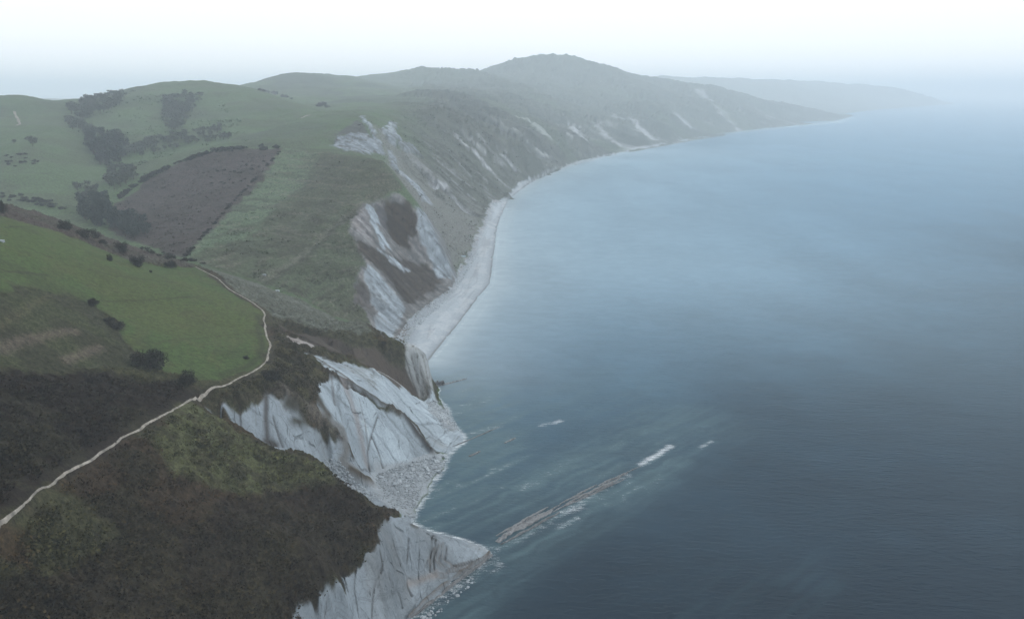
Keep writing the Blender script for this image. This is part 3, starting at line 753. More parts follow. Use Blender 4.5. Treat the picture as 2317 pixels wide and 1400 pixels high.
# ------------------------------------------------------------------ land objects cut from the survey
nj, ni = Z.shape
gid = np.arange(nj * ni).reshape(nj, ni)
q = np.stack([gid[:-1, :-1], gid[:-1, 1:], gid[1:, 1:], gid[1:, :-1]], -1).reshape(-1, 4)
def cell(a): return ((a[:-1, :-1] + a[1:, 1:]) * .5).ravel()
zf = np.maximum.reduce([Z[:-1, :-1], Z[:-1, 1:], Z[1:, 1:], Z[1:, :-1]]).ravel()
yf, xf, uf = cell(Y), cell(X), cell(UU)
rkf, bcf = cell(rock), cell(beach)
midf = np.where((yf > 440) & (yf < 880), 1, 0)
pastf = cell(past)
zid = np.full(len(q), 0)
names = {}
def setz(m, k): zid[m] = k
setz(yf > 440 + np.maximum(0, -(xf + 120)) * .12, 1)
setz(yf > 860, 2); setz(yf > 2600, 3); setz(yf > 5600, 4)
setz((pastf > .5), 5)
setz((cell(bf) > .5), 6)
setz((rkf > .5) & (yf < 246) & (zid == 0), 7)
setz((rkf > .5) & (yf >= 246) & (zid == 0), 8)
setz((cell(np.maximum(head, tip)) > .5) & (yf < 420), 9)
setz((rkf > .5) & (yf > 440) & (yf < 760), 10)
setz((rkf > .5) & (yf >= 760) & (yf < 1250), 11)
setz(bcf > .5, 12)
cl = zid == 8
for k_, m_ in ((21, cove_l), (22, cove_c), (23, cove_u)): setz(cl & (cell(m_) > .5), k_)
setz(cl & (cell(cbm) > .5), 13)
cl = zid == 10
for k_, m_ in ((24, mc_b), (25, mc_c), (26, mc_w), (27, mc_v)): setz(cl & (cell(m_) > .6), k_)
zl = cell(line_d(HL((876,1162,22),(890,1260,12),(925,1329,3),(931,1345,2))))
setz((zid == 7) & (xf > -31 + (yf - 215) * -.35) & (yf > 208), 28)
PARTS = {21: (8, "shaded grey slab wall at the head of the cove"), 22: (8, "smooth pale central slab"), 23: (8, "upper pale slab under the dark headland"), 24: (10, "lowest white slab"), 25: (10, "right hand grey streaked slab"), 26: (10, "narrow white upper slab"), 27: (10, "small white middle slab"), 28: (7, "smooth fin slab running down to the tidal ledge")}
info = {0: ("hillside", "dark heather and rough grass hillside in the foreground above the cove"),
        1: ("valley_hillside", "rough green hill beyond the gully with cliffs on its seaward side"),
        2: ("hills", "hazy green hills and scrubby bay slope behind the grey valley"),
        3: ("distant_hill", "blue hazed high hill and long point running into the sea"),
        4: ("distant_coast", "faintest far coast fading into the mist at the horizon"),
        5: ("pasture", "smooth bright green pasture inside the bend of the footpath"),
        6: ("bracken_field", "purple brown bracken field edged by hedges on the valley slope"),
        7: ("near_cliff", "pale layered cliff and tidal ledge at the bottom edge of the picture"),
        8: ("cove_cliff", "pale grey slab cliffs round the cove below the footpath"),
        9: ("headland_cliff", "dark brown cliff of the small headland with striped grey tip"),
        10: ("gully_cliff", "white and brown streaked cliff at the near end of the beach"),
        11: ("bay_cliff", "grey eroded scarp on the steep slope above the beach"),
        12: ("beach", "long pale shingle beach curving along the bay"),
        13: ("cove_shingle", "pale rubble shore at the foot of the central slab")}
for k_, (p_, l_) in PARTS.items(): info[k_] = ("rock_slab", l_)
land_obj = {}
vx, vn = X.ravel(), None
vert = np.stack([X.ravel(), Y.ravel(), Z.ravel()], 1).astype(np.float32)
zv, zu = np.gradient(Z, V, U)
# normals of the land surface, shared across the cut lines
Tu = np.stack([Y, -X, zu], -1); Tv = np.stack([X, Y, zv], -1)
nrm = np.cross(Tu, Tv); nrm = np.where(nrm[..., 2:3] < 0, -nrm, nrm); nrm /= np.linalg.norm(nrm, axis=-1, keepdims=True)
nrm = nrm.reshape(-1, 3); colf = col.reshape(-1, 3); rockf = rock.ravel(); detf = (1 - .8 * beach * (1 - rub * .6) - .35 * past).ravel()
ok = zf > -1.0
for k, (nm, lb) in info.items():
    f = q[ok & (zid == k)]
    if len(f) == 0: continue
    ids, inv = np.unique(f, return_inverse=True)
    me = make_mesh(nm, vert[ids], inv.reshape(f.shape), (M_LAND,))
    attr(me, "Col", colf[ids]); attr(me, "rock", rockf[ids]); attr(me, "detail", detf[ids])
    me.normals_split_custom_set_from_vertices(nrm[ids].astype(float).tolist())
    o = link(nm, me, land_obj.get(PARTS[k][0]) if k in PARTS else None); land_obj[k] = o
    if k in PARTS: tag(o, lb)
    else: tag(o, lb, kind="structure", cat=nm.split("_")[-1])

# ------------------------------------------------------------------ sea
Us = np.concatenate([np.linspace(-math.pi, -.74, 40)[:-1], np.arange(-.74, .74, .0026), np.linspace(.74, math.pi, 40)])
Vs = np.concatenate([np.linspace(math.log(4), math.log(150), 14)[:-1], np.arange(math.log(150), math.log(560), .0036), np.arange(math.log(560), math.log(3000), .008), np.linspace(math.log(3000), math.log(42000), 80)])
su, sv_ = np.meshgrid(Us, Vs); sr = np.exp(sv_); sx = sr * np.sin(su); sy = sr * np.cos(su)
inb = (su > U[0]) & (su < U[-1]) & (sv_ > V[0]) & (sv_ < V[-1])
dep = np.where(inb, -sample(Z0, sx, sy), 10.0)
def sline(pts, w):
    pts = np.asarray(pts, float); dm = np.full(sx.shape, 1e9)
    for k in range(len(pts) - 1):
        x0, y0, x1, y1 = *pts[k, :2], *pts[k + 1, :2]
        L2 = (x1 - x0) ** 2 + (y1 - y0) ** 2 + 1e-9
        t = np.clip(((sx - x0) * (x1 - x0) + (sy - y0) * (y1 - y0)) / L2, 0, 1)
        dm = np.minimum(dm, np.hypot(sx - x0 - t * (x1 - x0), sy - y0 - t * (y1 - y0)))
    return np.exp(-(dm / w) ** 2)
S = lambda *p: [H(a, b, 0) for a, b in p]
ra_ = sx * .743 + sy * .669; rc = sx * -.669 + sy * .743         # along / across the reefs
wq = (fbm(sx / 14, sy / 14, 3) - .5)
streak = fbm(rc / 3.4 + wq * 2.2, ra_ / 34 + wq * 2, 5, .6); patch = fbm(sx / 16, sy / 22, 4)
shal = sline(S((960,1180),(1010,1130),(1060,1060),(1080,1000),(1070,930),(1010,870)), 26)
shal = np.maximum(shal, .75 * sline(S((1060,1150),(1300,1060),(1550,960)), 24))
shal = np.maximum(shal, .8 * sline(S((1000,1400),(1130,1260),(1320,1150),(1500,1040)), 13))
shal = np.maximum(shal, .35 * sline(S((1150,960),(1400,870)), 30))
shal = shal * (.5 + .7 * sstep(.3, .75, streak)) * (.65 + .7 * patch) 
sand = .45 * sline(SHORE, 60) + .55 * sline(SHORE, 16); milky_haze = sline(SHORE[:9], 330) * sstep(330, 760, sr)  # milky bay water, with sky reflection and haze painted into its paleness
kelp = sstep(.45, .7, fbm(rc / 2.2, ra_ / 22, 4)) * (sline(S((1540,1400),(1660,1330),(1790,1280)), 15) + .5 * sline(S((1800,1400),(1900,1340)), 10))
bedl = sstep(.57, .66, fbm(rc / 1.5 + wq * 1.5, ra_ / 40 + 9, 3)) * sstep(.05, .4, shal)
shal = np.clip(shal + .14 * kelp + .22 * bedl - .18 * sstep(.57, .66, fbm(rc / 1.9 + 40 + wq * 1.5, ra_ / 50, 3)) * shal, 0, 1)
deepc = np.array((.0010, .0125, .032)); shc = np.array((.042, .072, .084)); sandc = np.array((.26, .31, .34))
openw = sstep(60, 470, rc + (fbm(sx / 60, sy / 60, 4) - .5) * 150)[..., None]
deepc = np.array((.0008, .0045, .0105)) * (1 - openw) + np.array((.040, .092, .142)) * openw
sc = deepc + milky_haze[..., None] * (np.array((.150, .215, .265)) - deepc); sc = sc + shal[..., None] * (shc - sc); sc = sc + np.clip(sand, 0, 1)[..., None] * (sandc - sc)
sc *= (.72 + .4 * fbm(sx / 70, sy / 160, 3) + .24 * fbm(sx / 9, sy / 5, 3))[..., None]
foam = np.zeros(sx.shape)
for pts, w, a in ((((1450,1050),(1485,1030),(1518,1009)), 2.2, .66), (((1290,1150),(1330,1125),(1420,1075)), 2.6, .36), (((1272,1160),(1315,1146)), 2.6, .46), (((1225,962),(1272,951)), 2.2, .5), (((1586,1012),(1610,998)), 1.5, .46),
                  (((1265,1192),(1305,1173)), 2.2, .38), (((1120,1240),(1180,1218),(1270,1162)), 2.6, .32), (((935,1395),(1000,1350),(1110,1265)), 4.0, .36), (((1118,1292),(1130,1278)), 2.0, .4), (((1040,985),(1130,965)), 2.5, .3)):
    foam = np.maximum(foam, a * sline(S(*pts), w))
foam = np.maximum(foam, .3 * sline([(x + 1.5, y, 0) for x, y, z in SHORE], 2.0) * (sr < 1300))
foam = np.maximum(foam, .26 * sline([(x + 9, y, 0) for x, y, z in SHORE], 1.6) * (sr < 1300) * sstep(.35, .6, fbm(sx / 30, sy / 60, 2)))
foam = np.maximum(foam, .62 * np.where(inb, sstep(1.7, -.1, dep), 0) * (sr < 420))
foam = np.maximum(foam, .42 * np.where(inb, sstep(2.5, -.2, dep), 0) * (sr > 1300) * (sr < 4500))
foam = np.maximum(foam, .26 * sstep(.58, .8, streak) * shal)
nj2, ni2 = sx.shape
g2 = np.arange(nj2 * ni2).reshape(nj2, ni2)
q2 = np.stack([g2[:-1, :-1], g2[1:, :-1], g2[1:, 1:], g2[:-1, 1:]], -1).reshape(-1, 4)[:, ::-1]
def sea_mat():
    m, nd, lk, bs = new_mat("sea_water")
    g = nd.new("ShaderNodeNewGeometry"); co = g.outputs["Position"]
    ca = nd.new("ShaderNodeAttribute"); ca.attribute_name = "Col"
    fa = nd.new("ShaderNodeAttribute"); fa.attribute_name = "foam"
    mp = nd.new("ShaderNodeMapping"); mp.inputs["Rotation"].default_value = (0, 0, math.radians(25)); mp.inputs["Scale"].default_value = (.35, 1, 1)
    lk.new(co, mp.inputs["Vector"])
    w1 = noise(nd, lk, mp.outputs["Vector"], .6, 5, .62, .3); w2 = noise(nd, lk, mp.outputs["Vector"], .08, 3, .5)
    mf = nd.new("ShaderNodeMapping"); mf.inputs["Rotation"].default_value = (0, 0, math.radians(-42)); mf.inputs["Scale"].default_value = (.22, 1, 1)
    lk.new(co, mf.inputs["Vector"])
    fn = math_(nd, lk, 'ADD', ramp(nd, lk, noise(nd, lk, mf.outputs["Vector"], .8, 6, .78, .6), .35, .65, 0, .6), ramp(nd, lk, noise(nd, lk, co, 2.0, 4, .75), .35, .65, 0, .4))
    fo = ramp(nd, lk, math_(nd, lk, 'ADD', fa.outputs["Fac"], fn), .8, 1.6)
    fo = math_(nd, lk, 'MULTIPLY', fo, ramp(nd, lk, fa.outputs["Fac"], .03, .2))
    mc = nd.new("ShaderNodeMix"); mc.data_type = 'RGBA'; lk.new(fo, mc.inputs["Factor"]); lk.new(ca.outputs["Color"], mc.inputs["A"]); mc.inputs["B"].default_value = (.62, .66, .70, 1)
    out = nd["Material Output"]; nd.remove(bs)
    df = nd.new("ShaderNodeBsdfDiffuse"); gl = nd.new("ShaderNodeBsdfGlossy"); fr = nd.new("ShaderNodeFresnel"); ms = nd.new("ShaderNodeMixShader")
    lk.new(mc.outputs["Result"], df.inputs["Color"]); gl.inputs["Color"].default_value = (.60, .83, 1, 1); gl.inputs["Roughness"].default_value = .16; fr.inputs["IOR"].default_value = 1.33
    ff = math_(nd, lk, 'MULTIPLY', math_(nd, lk, 'MULTIPLY', fr.outputs[0], .55), ramp(nd, lk, fo, 0, 1, 1, .1))
    lk.new(ff, ms.inputs[0]); lk.new(df.outputs[0], ms.inputs[1]); lk.new(gl.outputs[0], ms.inputs[2]); lk.new(ms.outputs[0], out.inputs["Surface"])
    bp = nd.new("ShaderNodeBump"); bp.inputs["Strength"].default_value = .55; bp.inputs["Distance"].default_value = .5
    lk.new(math_(nd, lk, 'ADD', w1, math_(nd, lk, 'MULTIPLY', w2, 1.6)), bp.inputs["Height"])
    for n_ in (gl, fr, df): lk.new(bp.outputs["Normal"], n_.inputs["Normal"])
    return m
sme = make_mesh("sea", np.stack([sx.ravel(), sy.ravel(), np.zeros(sx.size)], 1), q2, (sea_mat(),))
attr(sme, "Col", sc.reshape(-1, 3)); attr(sme, "foam", foam.ravel())
tag(link("sea", sme), "wide calm dark blue sea paling into mist towards the horizon", "sea", kind="structure")

# ------------------------------------------------------------------ footpaths
def ribbon(name, px, width, mat, label, Zs, lift=.12):
    pts = np.asarray(px, float)
    seg = np.hypot(*np.diff(pts[:, :2], axis=0).T); s = np.concatenate([[0], np.cumsum(seg)])
    # smooth the corners
    n = int(s[-1] / .7); t = np.linspace(0, s[-1], n)
    x = np.interp(t, s, pts[:, 0]); y = np.interp(t, s, pts[:, 1])
    k = np.ones(9) / 9
    for _ in range(2):
        x = np.convolve(np.pad(x, 4, 'edge'), k, 'valid'); y = np.convolve(np.pad(y, 4, 'edge'), k, 'valid')
    tx, ty = np.gradient(x), np.gradient(y); ln = np.hypot(tx, ty) + 1e-9; nx, ny = -ty / ln, tx / ln
    wv = width * np.clip(np.hypot(x, y) / 330, .55, 1.1) * (.45 + 1.1 * fbm(t / 5, t * 0 + 3, 4)); off = (fbm(t / 9, t * 0 + 8, 3) - .5) * 1.2
    rows = []
    for a in (-.5, -.25, 0, .25, .5):
        X_ = x + nx * (a * wv + off); Y_ = y + ny * (a * wv + off)
        rows.append(np.stack([X_, Y_, sample(Zs, X_, Y_) + (lift if abs(a) < .4 else -.05)], 1))
    v = np.stack(rows, 1).reshape(-1, 3)
    g = np.arange(len(v)).reshape(-1, 5)
    f = np.stack([g[:-1, :-1], g[:-1, 1:], g[1:, 1:], g[1:, :-1]], -1).reshape(-1, 4)
    o = link(name, make_mesh(name, v, f, (mat,)))
    return tag(o, label, "path", kind="structure")
ribbon("footpath", PATH, .82, M_PATH, "pale trodden footpath winding along the cliff top", Z, .22)
P1 = lambda *p: proj(Z, [a[0] for a in p], [a[1] for a in p])
ribbon("hill_track", P1((32,252),(36,262),(42,272),(45,280),(36,285)), 3.2, M_PATH, "short white zigzag track on the far left hill", Z, .4)
ribbon("field_track", P1((680,268),(690,263),(704,260)), 3.0, M_PATH, "short pale bare patch of track on the saddle", Z, .4)

# ------------------------------------------------------------------ plants
def leaf_cloud(n, size, fn, seed):
    """n small tilted leaf sprays placed by fn(rng,n)->(n,3) centres"""
    r = np.random.default_rng(seed); c = fn(r, n)
    a = r.normal(size=(n, 3)); a /= np.linalg.norm(a, axis=1, keepdims=True)
    b = np.cross(a, r.normal(size=(n, 3))); b /= np.linalg.norm(b, axis=1, keepdims=True)
    s = size * r.uniform(.6, 1.4, (n, 1))
    v = np.stack([c - a * s, c + b * s * .7, c + a * s, c - b * s * .7], 1).reshape(-1, 3)
    return v, np.arange(4 * n).reshape(-1, 4)
def tube(p0, p1, r0, r1, k=6):
    p0, p1 = np.array(p0, float), np.array(p1, float); t = np.linspace(0, 2 * math.pi, k, endpoint=False)
    d_ = (p1 - p0) / np.linalg.norm(p1 - p0); e = np.cross(d_, (1, .3, .2)); e /= np.linalg.norm(e); f = np.cross(d_, e)
    ring = np.cos(t)[:, None] * e + np.sin(t)[:, None] * f
    v = np.concatenate([p0 + ring * r0, p1 + ring * r1]); i = np.arange(k); j = (i + 1) % k
    return v, np.stack([i, j, j + k, i + k], 1)
def join(parts):
    v, f, m, o = [], [], [], 0
    for (a, b), k in parts:
        v.append(a); f.append(b + o); m.append(np.full(len(b), k)); o += len(a)
    return np.concatenate(v), np.concatenate(f), np.concatenate(m)
def conifer_fn(r, n):
    t = r.random(n) ** .8; ang = r.uniform(0, 6.283, n)
    lay = .75 + .25 * np.sin(t * 34 + ang * 2)
    rad = (1 - t) ** .85 * .30 * lay * np.sqrt(r.random(n) * .6 + .4) * (1 + .25 * np.sin(ang * 3 + t * 5))
    return np.stack([np.cos(ang) * rad, np.sin(ang) * rad, .12 + t * .88 - rad * .25], 1)
def bush_fn(lobes):
    def fn(r, n):
        k = r.integers(0, len(lobes), n); L_ = np.array(lobes)[k]
        dvec = r.normal(size=(n, 3)); dvec /= np.linalg.norm(dvec, axis=1, keepdims=True)
        rad = L_[:, 3] * (r.random(n) ** .45)
        p = L_[:, :3] + dvec * rad[:, None]; p[:, 2] = np.abs(p[:, 2]) ; return p
    return fn
def lobes(seed, n, flat=.6):
    r = random.Random(seed); out = []
    for i in range(n):
        a = r.uniform(0, 6.283); d_ = r.uniform(.1, .34); q_ = r.uniform(.12, .24)
        out.append((math.cos(a) * d_, math.sin(a) * d_, r.uniform(.1, flat - .1), q_))
    return out
CON = []
for s in range(4):
    v, f, m = join([(tube((0, 0, -.05), (0, 0, .95), .022, .004), 1), (leaf_cloud(420, .045, conifer_fn, 20 + s), 0)])
    CON.append(make_mesh("conifer_tree", v, f, (M_CONIFER, M_BARK), False, m))
DEC = []
for s in range(4):
    v, f, m = join([(tube((0, 0, -.05), (0, 0, .45), .03, .015), 1), (tube((0, 0, .3), (.2, .1, .6), .014, .006), 1), (tube((0, 0, .3), (-.18, .1, .6), .014, .006), 1),
                    (leaf_cloud(330, .05, bush_fn([(x, y, z + .32, w) for x, y, z, w in lobes(40 + s, 7, .6)]), 50 + s), 0)])
    DEC.append(make_mesh("scrub_tree", v, f, (M_SCRUB, M_BARK), False, m))
DRK = []
for s in range(4):
    v, f, m = join([(tube((0, 0, -.05), (0, 0, .5), .03, .015), 1), (tube((0, 0, .3), (.16, .1, .65), .014, .006), 1), (tube((0, 0, .3), (-.15, .1, .65), .014, .006), 1),
                    (leaf_cloud(420, .045, bush_fn([(x * .8, y * .8, z * 1.25 + .22, w) for x, y, z, w in lobes(240 + s, 9, .62)]), 250 + s), 0)])
    DRK.append(make_mesh("woodland_tree", v, f, (M_CONIFER, M_BARK), False, m))
SHR = []
for s in range(4):
    v, f, m = join([(tube((0, 0, -.08), (.02, 0, .25), .03, .015), 1), (leaf_cloud(300, .055, bush_fn(lobes(70 + s, 7, .5)), 80 + s), 0)])
    SHR.append(make_mesh("shrub", v, f, (M_GORSE, M_BARK), False, m))
HSH = []
for m_ in SHR:
    c_ = m_.copy(); c_.materials[0] = M_HEATH; HSH.append(c_)
def in_poly(poly, n, r):
    poly = np.array(poly, float); lo, hi = poly.min(0), poly.max(0); out = []
    while len(out) < n:
        p = lo + (hi - lo) * r.random(2); c = False; j = len(poly) - 1
        for i in range(len(poly)):
            if (poly[i, 1] > p[1]) != (poly[j, 1] > p[1]) and p[0] < (poly[j, 0] - poly[i, 0]) * (p[1] - poly[i, 1]) / (poly[j, 1] - poly[i, 1]) + poly[i, 0]: c = not c
            j = i
        if c: out.append(p)
    return np.array(out)
def along(line, n, r, jit):
    line = np.array(line, float); s = np.concatenate([[0], np.cumsum(np.hypot(*np.diff(line, axis=0).T))])
    t = np.sort(r.random(n)) * s[-1]
    return np.stack([np.interp(t, s, line[:, 0]), np.interp(t, s, line[:, 1])], 1) + r.normal(size=(n, 2)) * jit
def plant(kind, meshes, px, hgt, label, cat, group, seed, wide=(1, 1)):
    r = np.random.default_rng(seed)
    pos = proj(Z, px[:, 0], px[:, 1])
    for i, p in enumerate(pos):
        o = link(kind, meshes[int(r.integers(len(meshes)))])
        h = hgt * r.uniform(.7, 1.25); w = h * r.uniform(*wide)
        o.location = (p[0], p[1], p[2] - .15); o.scale = (w, w * r.uniform(.85, 1.15), h); o.rotation_euler = (0, 0, r.uniform(0, 6.28))
        tag(o, label, cat, group)
rp = np.random.default_rng(11)
plant("woodland_tree", DRK + CON[:1], in_poly([(200,312),(272,312),(292,345),(262,388),(238,388),(205,345)], 60, rp), 13, "blue grey tree in the upper tight stand in the side valley", "tree", "upper valley stand", 1, (1.1, 1.6))
plant("woodland_tree", DRK + CON[:2], in_poly([(178,470),(215,455),(250,470),(270,510),(245,520),(190,502)], 50, rp), 11, "tall dark tree in the stand left of the brown field", "tree", "lower valley stand", 2, (1.0, 1.4))
plant("woodland_tree", DRK + CON[:1], in_poly([(262,500),(300,485),(335,510),(338,530),(300,545),(272,530)], 36, rp), 9, "dark tree in the lowest stand at the foot of the brown field", "tree", "lowest stand", 3, (1.0, 1.4))
plant("scrub_tree", DEC, in_poly([(372,225),(462,213),(440,255),(400,300),(368,285)], 90, rp), 11, "hazy scrub tree on the open hillside below the rounded summit", "tree", "scrub wood below the summit", 4, (1.1, 1.7))
plant("scrub_tree", DEC, in_poly([(150,248),(185,230),(245,214),(300,212),(270,245),(215,262),(180,275)], 85, rp), 12, "hazy tree in the wood on the left skyline slope", "tree", "left skyline wood", 5, (1.1, 1.7))
plant("scrub_tree", DEC, in_poly([(330,320),(420,300),(500,290),(520,315),(420,335),(350,350),(300,370),(280,350)], 90, rp), 8, "scrub tree on the slope just behind the brown field", "tree", "scrub behind the brown field", 6, (1.1, 1.8))
plant("scrub_tree", DEC, in_poly([(150,270),(200,292),(232,310),(200,312),(160,295)], 34, rp), 10, "tree in the narrow belt leading down to the dark upper stand", "tree", "valley tree belt", 7, (1.1, 1.7))
plant("scrub_tree", DEC, np.array([(70,322),(80,325),(32,325),(75,332)], float), 8, "tree of the small clump alone in the left pasture", "tree", "small clump in left pasture", 8, (1.1, 1.6))
plant("scrub_tree", DEC, in_poly([(248,392),(290,385),(320,400),(262,430),(240,425)], 40, rp), 9, "bushy tree at the upper left tip of the brown field", "tree", "trees at the field tip", 9, (1.1, 1.7))
plant("scrub_tree", DEC, in_poly([(170,425),(195,418),(230,440),(185,455)], 14, rp), 7, "pale bushy tree just behind the lower dark stand", "tree", "trees behind lower stand", 10, (1.1, 1.7))
plant("hedge_shrub", SHR, along([(268,450),(330,405),(400,371),(450,353),(500,340),(570,335),(635,334)], 80, rp, 1.6), 6, "dark hedge shrub along the upper edge of the brown field", "shrub", "upper hedge of brown field", 12, (1.1, 1.7))
plant("hedge_shrub", SHR, along([(636,340),(600,380),(560,424),(520,465),(480,512),(440,558),(420,580)], 62, rp, .8), 2.8, "low dark hedge shrub along the right edge of the brown field", "shrub", "right hedge of brown field", 13, (1.1, 1.8))
plant("hedge_shrub", SHR, along([(585,203),(620,212),(660,224)], 22, rp, 1.5), 9, "dark hedge tree on the shoulder between the two round hills", "tree", "dark hedge between the hills", 14, (1.2, 1.8))
plant("hedge_shrub", SHR, in_poly([(712,232),(742,236),(748,244),(716,243)], 12, rp), 8, "dark tree of the small copse on the saddle right of the hedge", "tree", "saddle copse", 15, (1.2, 1.8))
plant("shrub", SHR, in_poly([(300,555),(420,585),(480,600),(400,590),(340,575)], 26, rp), 3.0, "small dark shrub in the valley bottom beyond the pasture", "shrub", "valley bottom shrubs", 16, (1.2, 2))
plant("shrub", SHR, in_poly([(0,435),(80,445),(150,475),(100,470),(0,455)], 30, rp), 5.0, "shrub in the valley scrub behind the brown strip", "shrub", "valley scrub behind strip", 17, (1.2, 2))
plant("shrub", SHR, in_poly([(10,345),(90,350),(80,380),(10,375)], 16, rp), 4.5, "scattered shrub on the left valley pasture below the clump", "shrub", "left pasture shrubs", 18, (1.2, 2))
plant("shrub", SHR, in_poly([(470,390),(560,370),(600,365),(540,420),(480,420)], 26, rp), 2.6, "small shrub scattered inside the brown field", "shrub", "shrubs inside brown field", 19, (1.2, 2))

# individual bushes on and round the near pasture
BIG = [("large round dark bush at the lower edge of the bright pasture", (340, 832), 10.2, 6.6), ("smaller dark round bush right of the large one, above the path", (424, 868), 6.4, 4.4),
       ("dark bush just below the bend of the path", (612, 858), 6.5, 3.2), ("long dark gorse clump low on the pasture crest", (312, 602), 7.5, 5.2),
       ("dark gorse clump beside the upper path start", (386, 606), 5.8, 3.8), ("leftmost dark gorse clump on the pasture crest", (147, 518), 7.5, 4.0),
       ("wide reddish dark gorse clump second along the crest", (198, 540), 9.5, 4.6), ("leaning dark gorse clump third along the crest", (276, 570), 7.0, 5.2),
       ("small gorse tuft between the crest clumps", (232, 553), 4.6, 2.6), ("lone small dark bush standing in the upper pasture", (249, 590), 2.6, 3.0),
       ("tiny dark bush in the pasture below the crest clumps", (341, 617), 1.2, 1.4), ("small dark tuft near the right end of the pasture", (556, 812), 2.6, 1.5),
       ("brown thorn bush in the middle of the left pasture", (210, 690), 5.0, 2.6), ("dark ragged bush on the bare bank right of the pale scars", (262, 742), 6.0, 2.6),
       ("second brown bush on the bare bank, above the ragged one", (245, 728), 4.6, 1.6), ("dark bush cut by the left picture edge on the crest", (2, 482), 5.0, 6.0),
       ("small bush on the headland turf above the beach", (868, 778), 3.0, 1.6)]
BIGM = []
for s in range(4):
    lv, lf = leaf_cloud(2600, .022, bush_fn(lobes(120 + s, 11, .52)), 130 + s)
    BIGM.append(make_mesh("crown", lv, lf, (M_GORSE,), False))
tv, tf, tm = join([(tube((0, 0, -.1), (.02, .01, .3), .03, .02), 0), (tube((0, 0, .05), (.2, .1, .35), .018, .008), 0), (tube((0, 0, .05), (-.2, .05, .35), .018, .008), 0)])
BIGT = make_mesh("trunk", tv, tf, (M_BARK,), True)
for i, (lb, p, w, h) in enumerate(BIG):
    b = P1(p)[0]
    e = link("gorse_bush", None); e.location = (b[0], b[1], b[2] - .1); e.rotation_euler = (0, 0, i * 1.7)
    e.scale = (w * 1.3, w * 1.15, h * 1.9)
    link("crown", BIGM[i % 4], e); link("trunk", BIGT, e)
    tag(e, lb, "bush", "dark bushes around the pasture")

plant("heath_bush", HSH, in_poly([(-10,870),(200,862),(380,880),(330,930),(150,1030),(10,1130)], 34, rp), 1.7, "small dark gorse bush in the black heath left of the path", "bush", "gorse bushes left of the path", 30, (1.2, 2.2))
plant("heath_bush", HSH, in_poly([(20,1220),(250,1130),(520,1130),(700,1110),(840,1190),(730,1310),(600,1390),(20,1390)], 36, rp), 1.3, "small dark gorse bush on the brown foreground slope", "bush", "gorse bushes on foreground slope", 31, (1.2, 2.4))
plant("heath_bush", HSH, in_poly([(630,770),(740,795),(700,850),(690,920),(640,870),(560,885)], 26, rp), 1.3, "small dark bush on the scrubby spur above the slabs", "bush", "bushes above the slabs", 32, (1.2, 2.2))
# heather and rough tussocks over the near slope: nobody could count them
def col_mat(name):
    m, nd, lk, bs = new_mat(name)
    ca = nd.new("ShaderNodeAttribute"); ca.attribute_name = "Col"; lk.new(ca.outputs["Color"], bs.inputs["Base Color"])
    bs.inputs["Roughness"].default_value = .95; bs.inputs["Specular IOR Level"].default_value = .1
    return m
M_TUFT = col_mat("tussock_foliage")
def scatter(name, poly, n, size, label, cat, leaves=9, seed=5, dens=None, tint=(1, 1, 1), var=.5, rockok=.3, flat=1.0):
    r = np.random.default_rng(seed)
    pos = proj(Z, *in_poly(poly, n, r).T)
    x_, y_ = pos[:, 0], pos[:, 1]
    k = (sample(pathd, x_, y_) > 2.0) & (sample(rock, x_, y_) < rockok) & (sample(past, x_, y_) < .3) & (pos[:, 2] > .8)
    if dens is not None: k &= sample(dens, x_, y_) > r.random(len(pos))
    pos = pos[k]; n = len(pos)
    cb = np.stack([sample(col[..., i], pos[:, 0], pos[:, 1]) for i in range(3)], 1) * np.array(tint) * (1 + var * (r.random((n, 1)) * 2 - 1))
    s = size * (.45 + 1.5 * r.random(n) ** 2.5)
    c = r.normal(size=(n, leaves, 3)) * (.42, .42, .2 * flat); c[..., 2] = np.abs(c[..., 2]) + .05
    c = pos[:, None, :] + c * s[:, None, None]; c = c.reshape(-1, 3)
    a = r.normal(size=c.shape); a[:, 2] *= .6; a /= np.linalg.norm(a, axis=1, keepdims=True)
    b = np.cross(a, r.normal(size=c.shape)); b /= np.linalg.norm(b, axis=1, keepdims=True)
    ss = (np.repeat(s, leaves) * r.uniform(.11, .24, len(c)))[:, None]
    v = np.stack([c - a * ss, c + b * ss * .7, c + a * ss, c - b * ss * .7], 1).reshape(-1, 3)
    me = make_mesh(name, v, np.arange(len(v)).reshape(-1, 4), (M_TUFT,), False)
    lc = np.repeat(cb, leaves, 0) * r.uniform(.75, 1.25, (len(c), 1)); attr(me, "Col", np.repeat(lc, 4, 0).astype(np.float32))
    tag(link(name, me), label, cat, kind="stuff")
vegd = sstep(.40, .62, fbm(X / 7, Y / 7, 3))
scatter("heather", [(-60,850),(300,850),(440,870),(560,850),(610,840),(640,880),(470,905),(470,930),(600,1010),(730,1050),(880,1170),(860,1240),(770,1300),(690,1400),(300,1460),(-60,1460)], 14000, 1.3, "dark heather and gorse tussocks carpeting the near slope", "heath", 13, 5, .25 + vegd, (1.0, .95, .82), .7)
scatter("headland_scrub", [(610,720),(700,742),(860,765),(950,792),(900,800),(760,820),(740,850),(710,900),(690,945),(650,880),(560,895),(470,912),(590,838),(615,800)], 2600, 1.1, "brown scrub and rough grass on the headland above the slabs", "scrub", 8, 6, .2 + vegd, (.9, .9, .8), .6)
scatter("hill_scrub", [(440,575),(560,430),(640,345),(745,342),(865,370),(915,435),(845,458),(790,520),(822,590),(800,640),(845,740),(750,712),(600,640)], 5200, 1.5, "low scrub speckling the rough hill beyond the gully", "scrub", 7, 7, .06 + .7 * sstep(.5, .7, n2), (.75, .78, .72), .5)
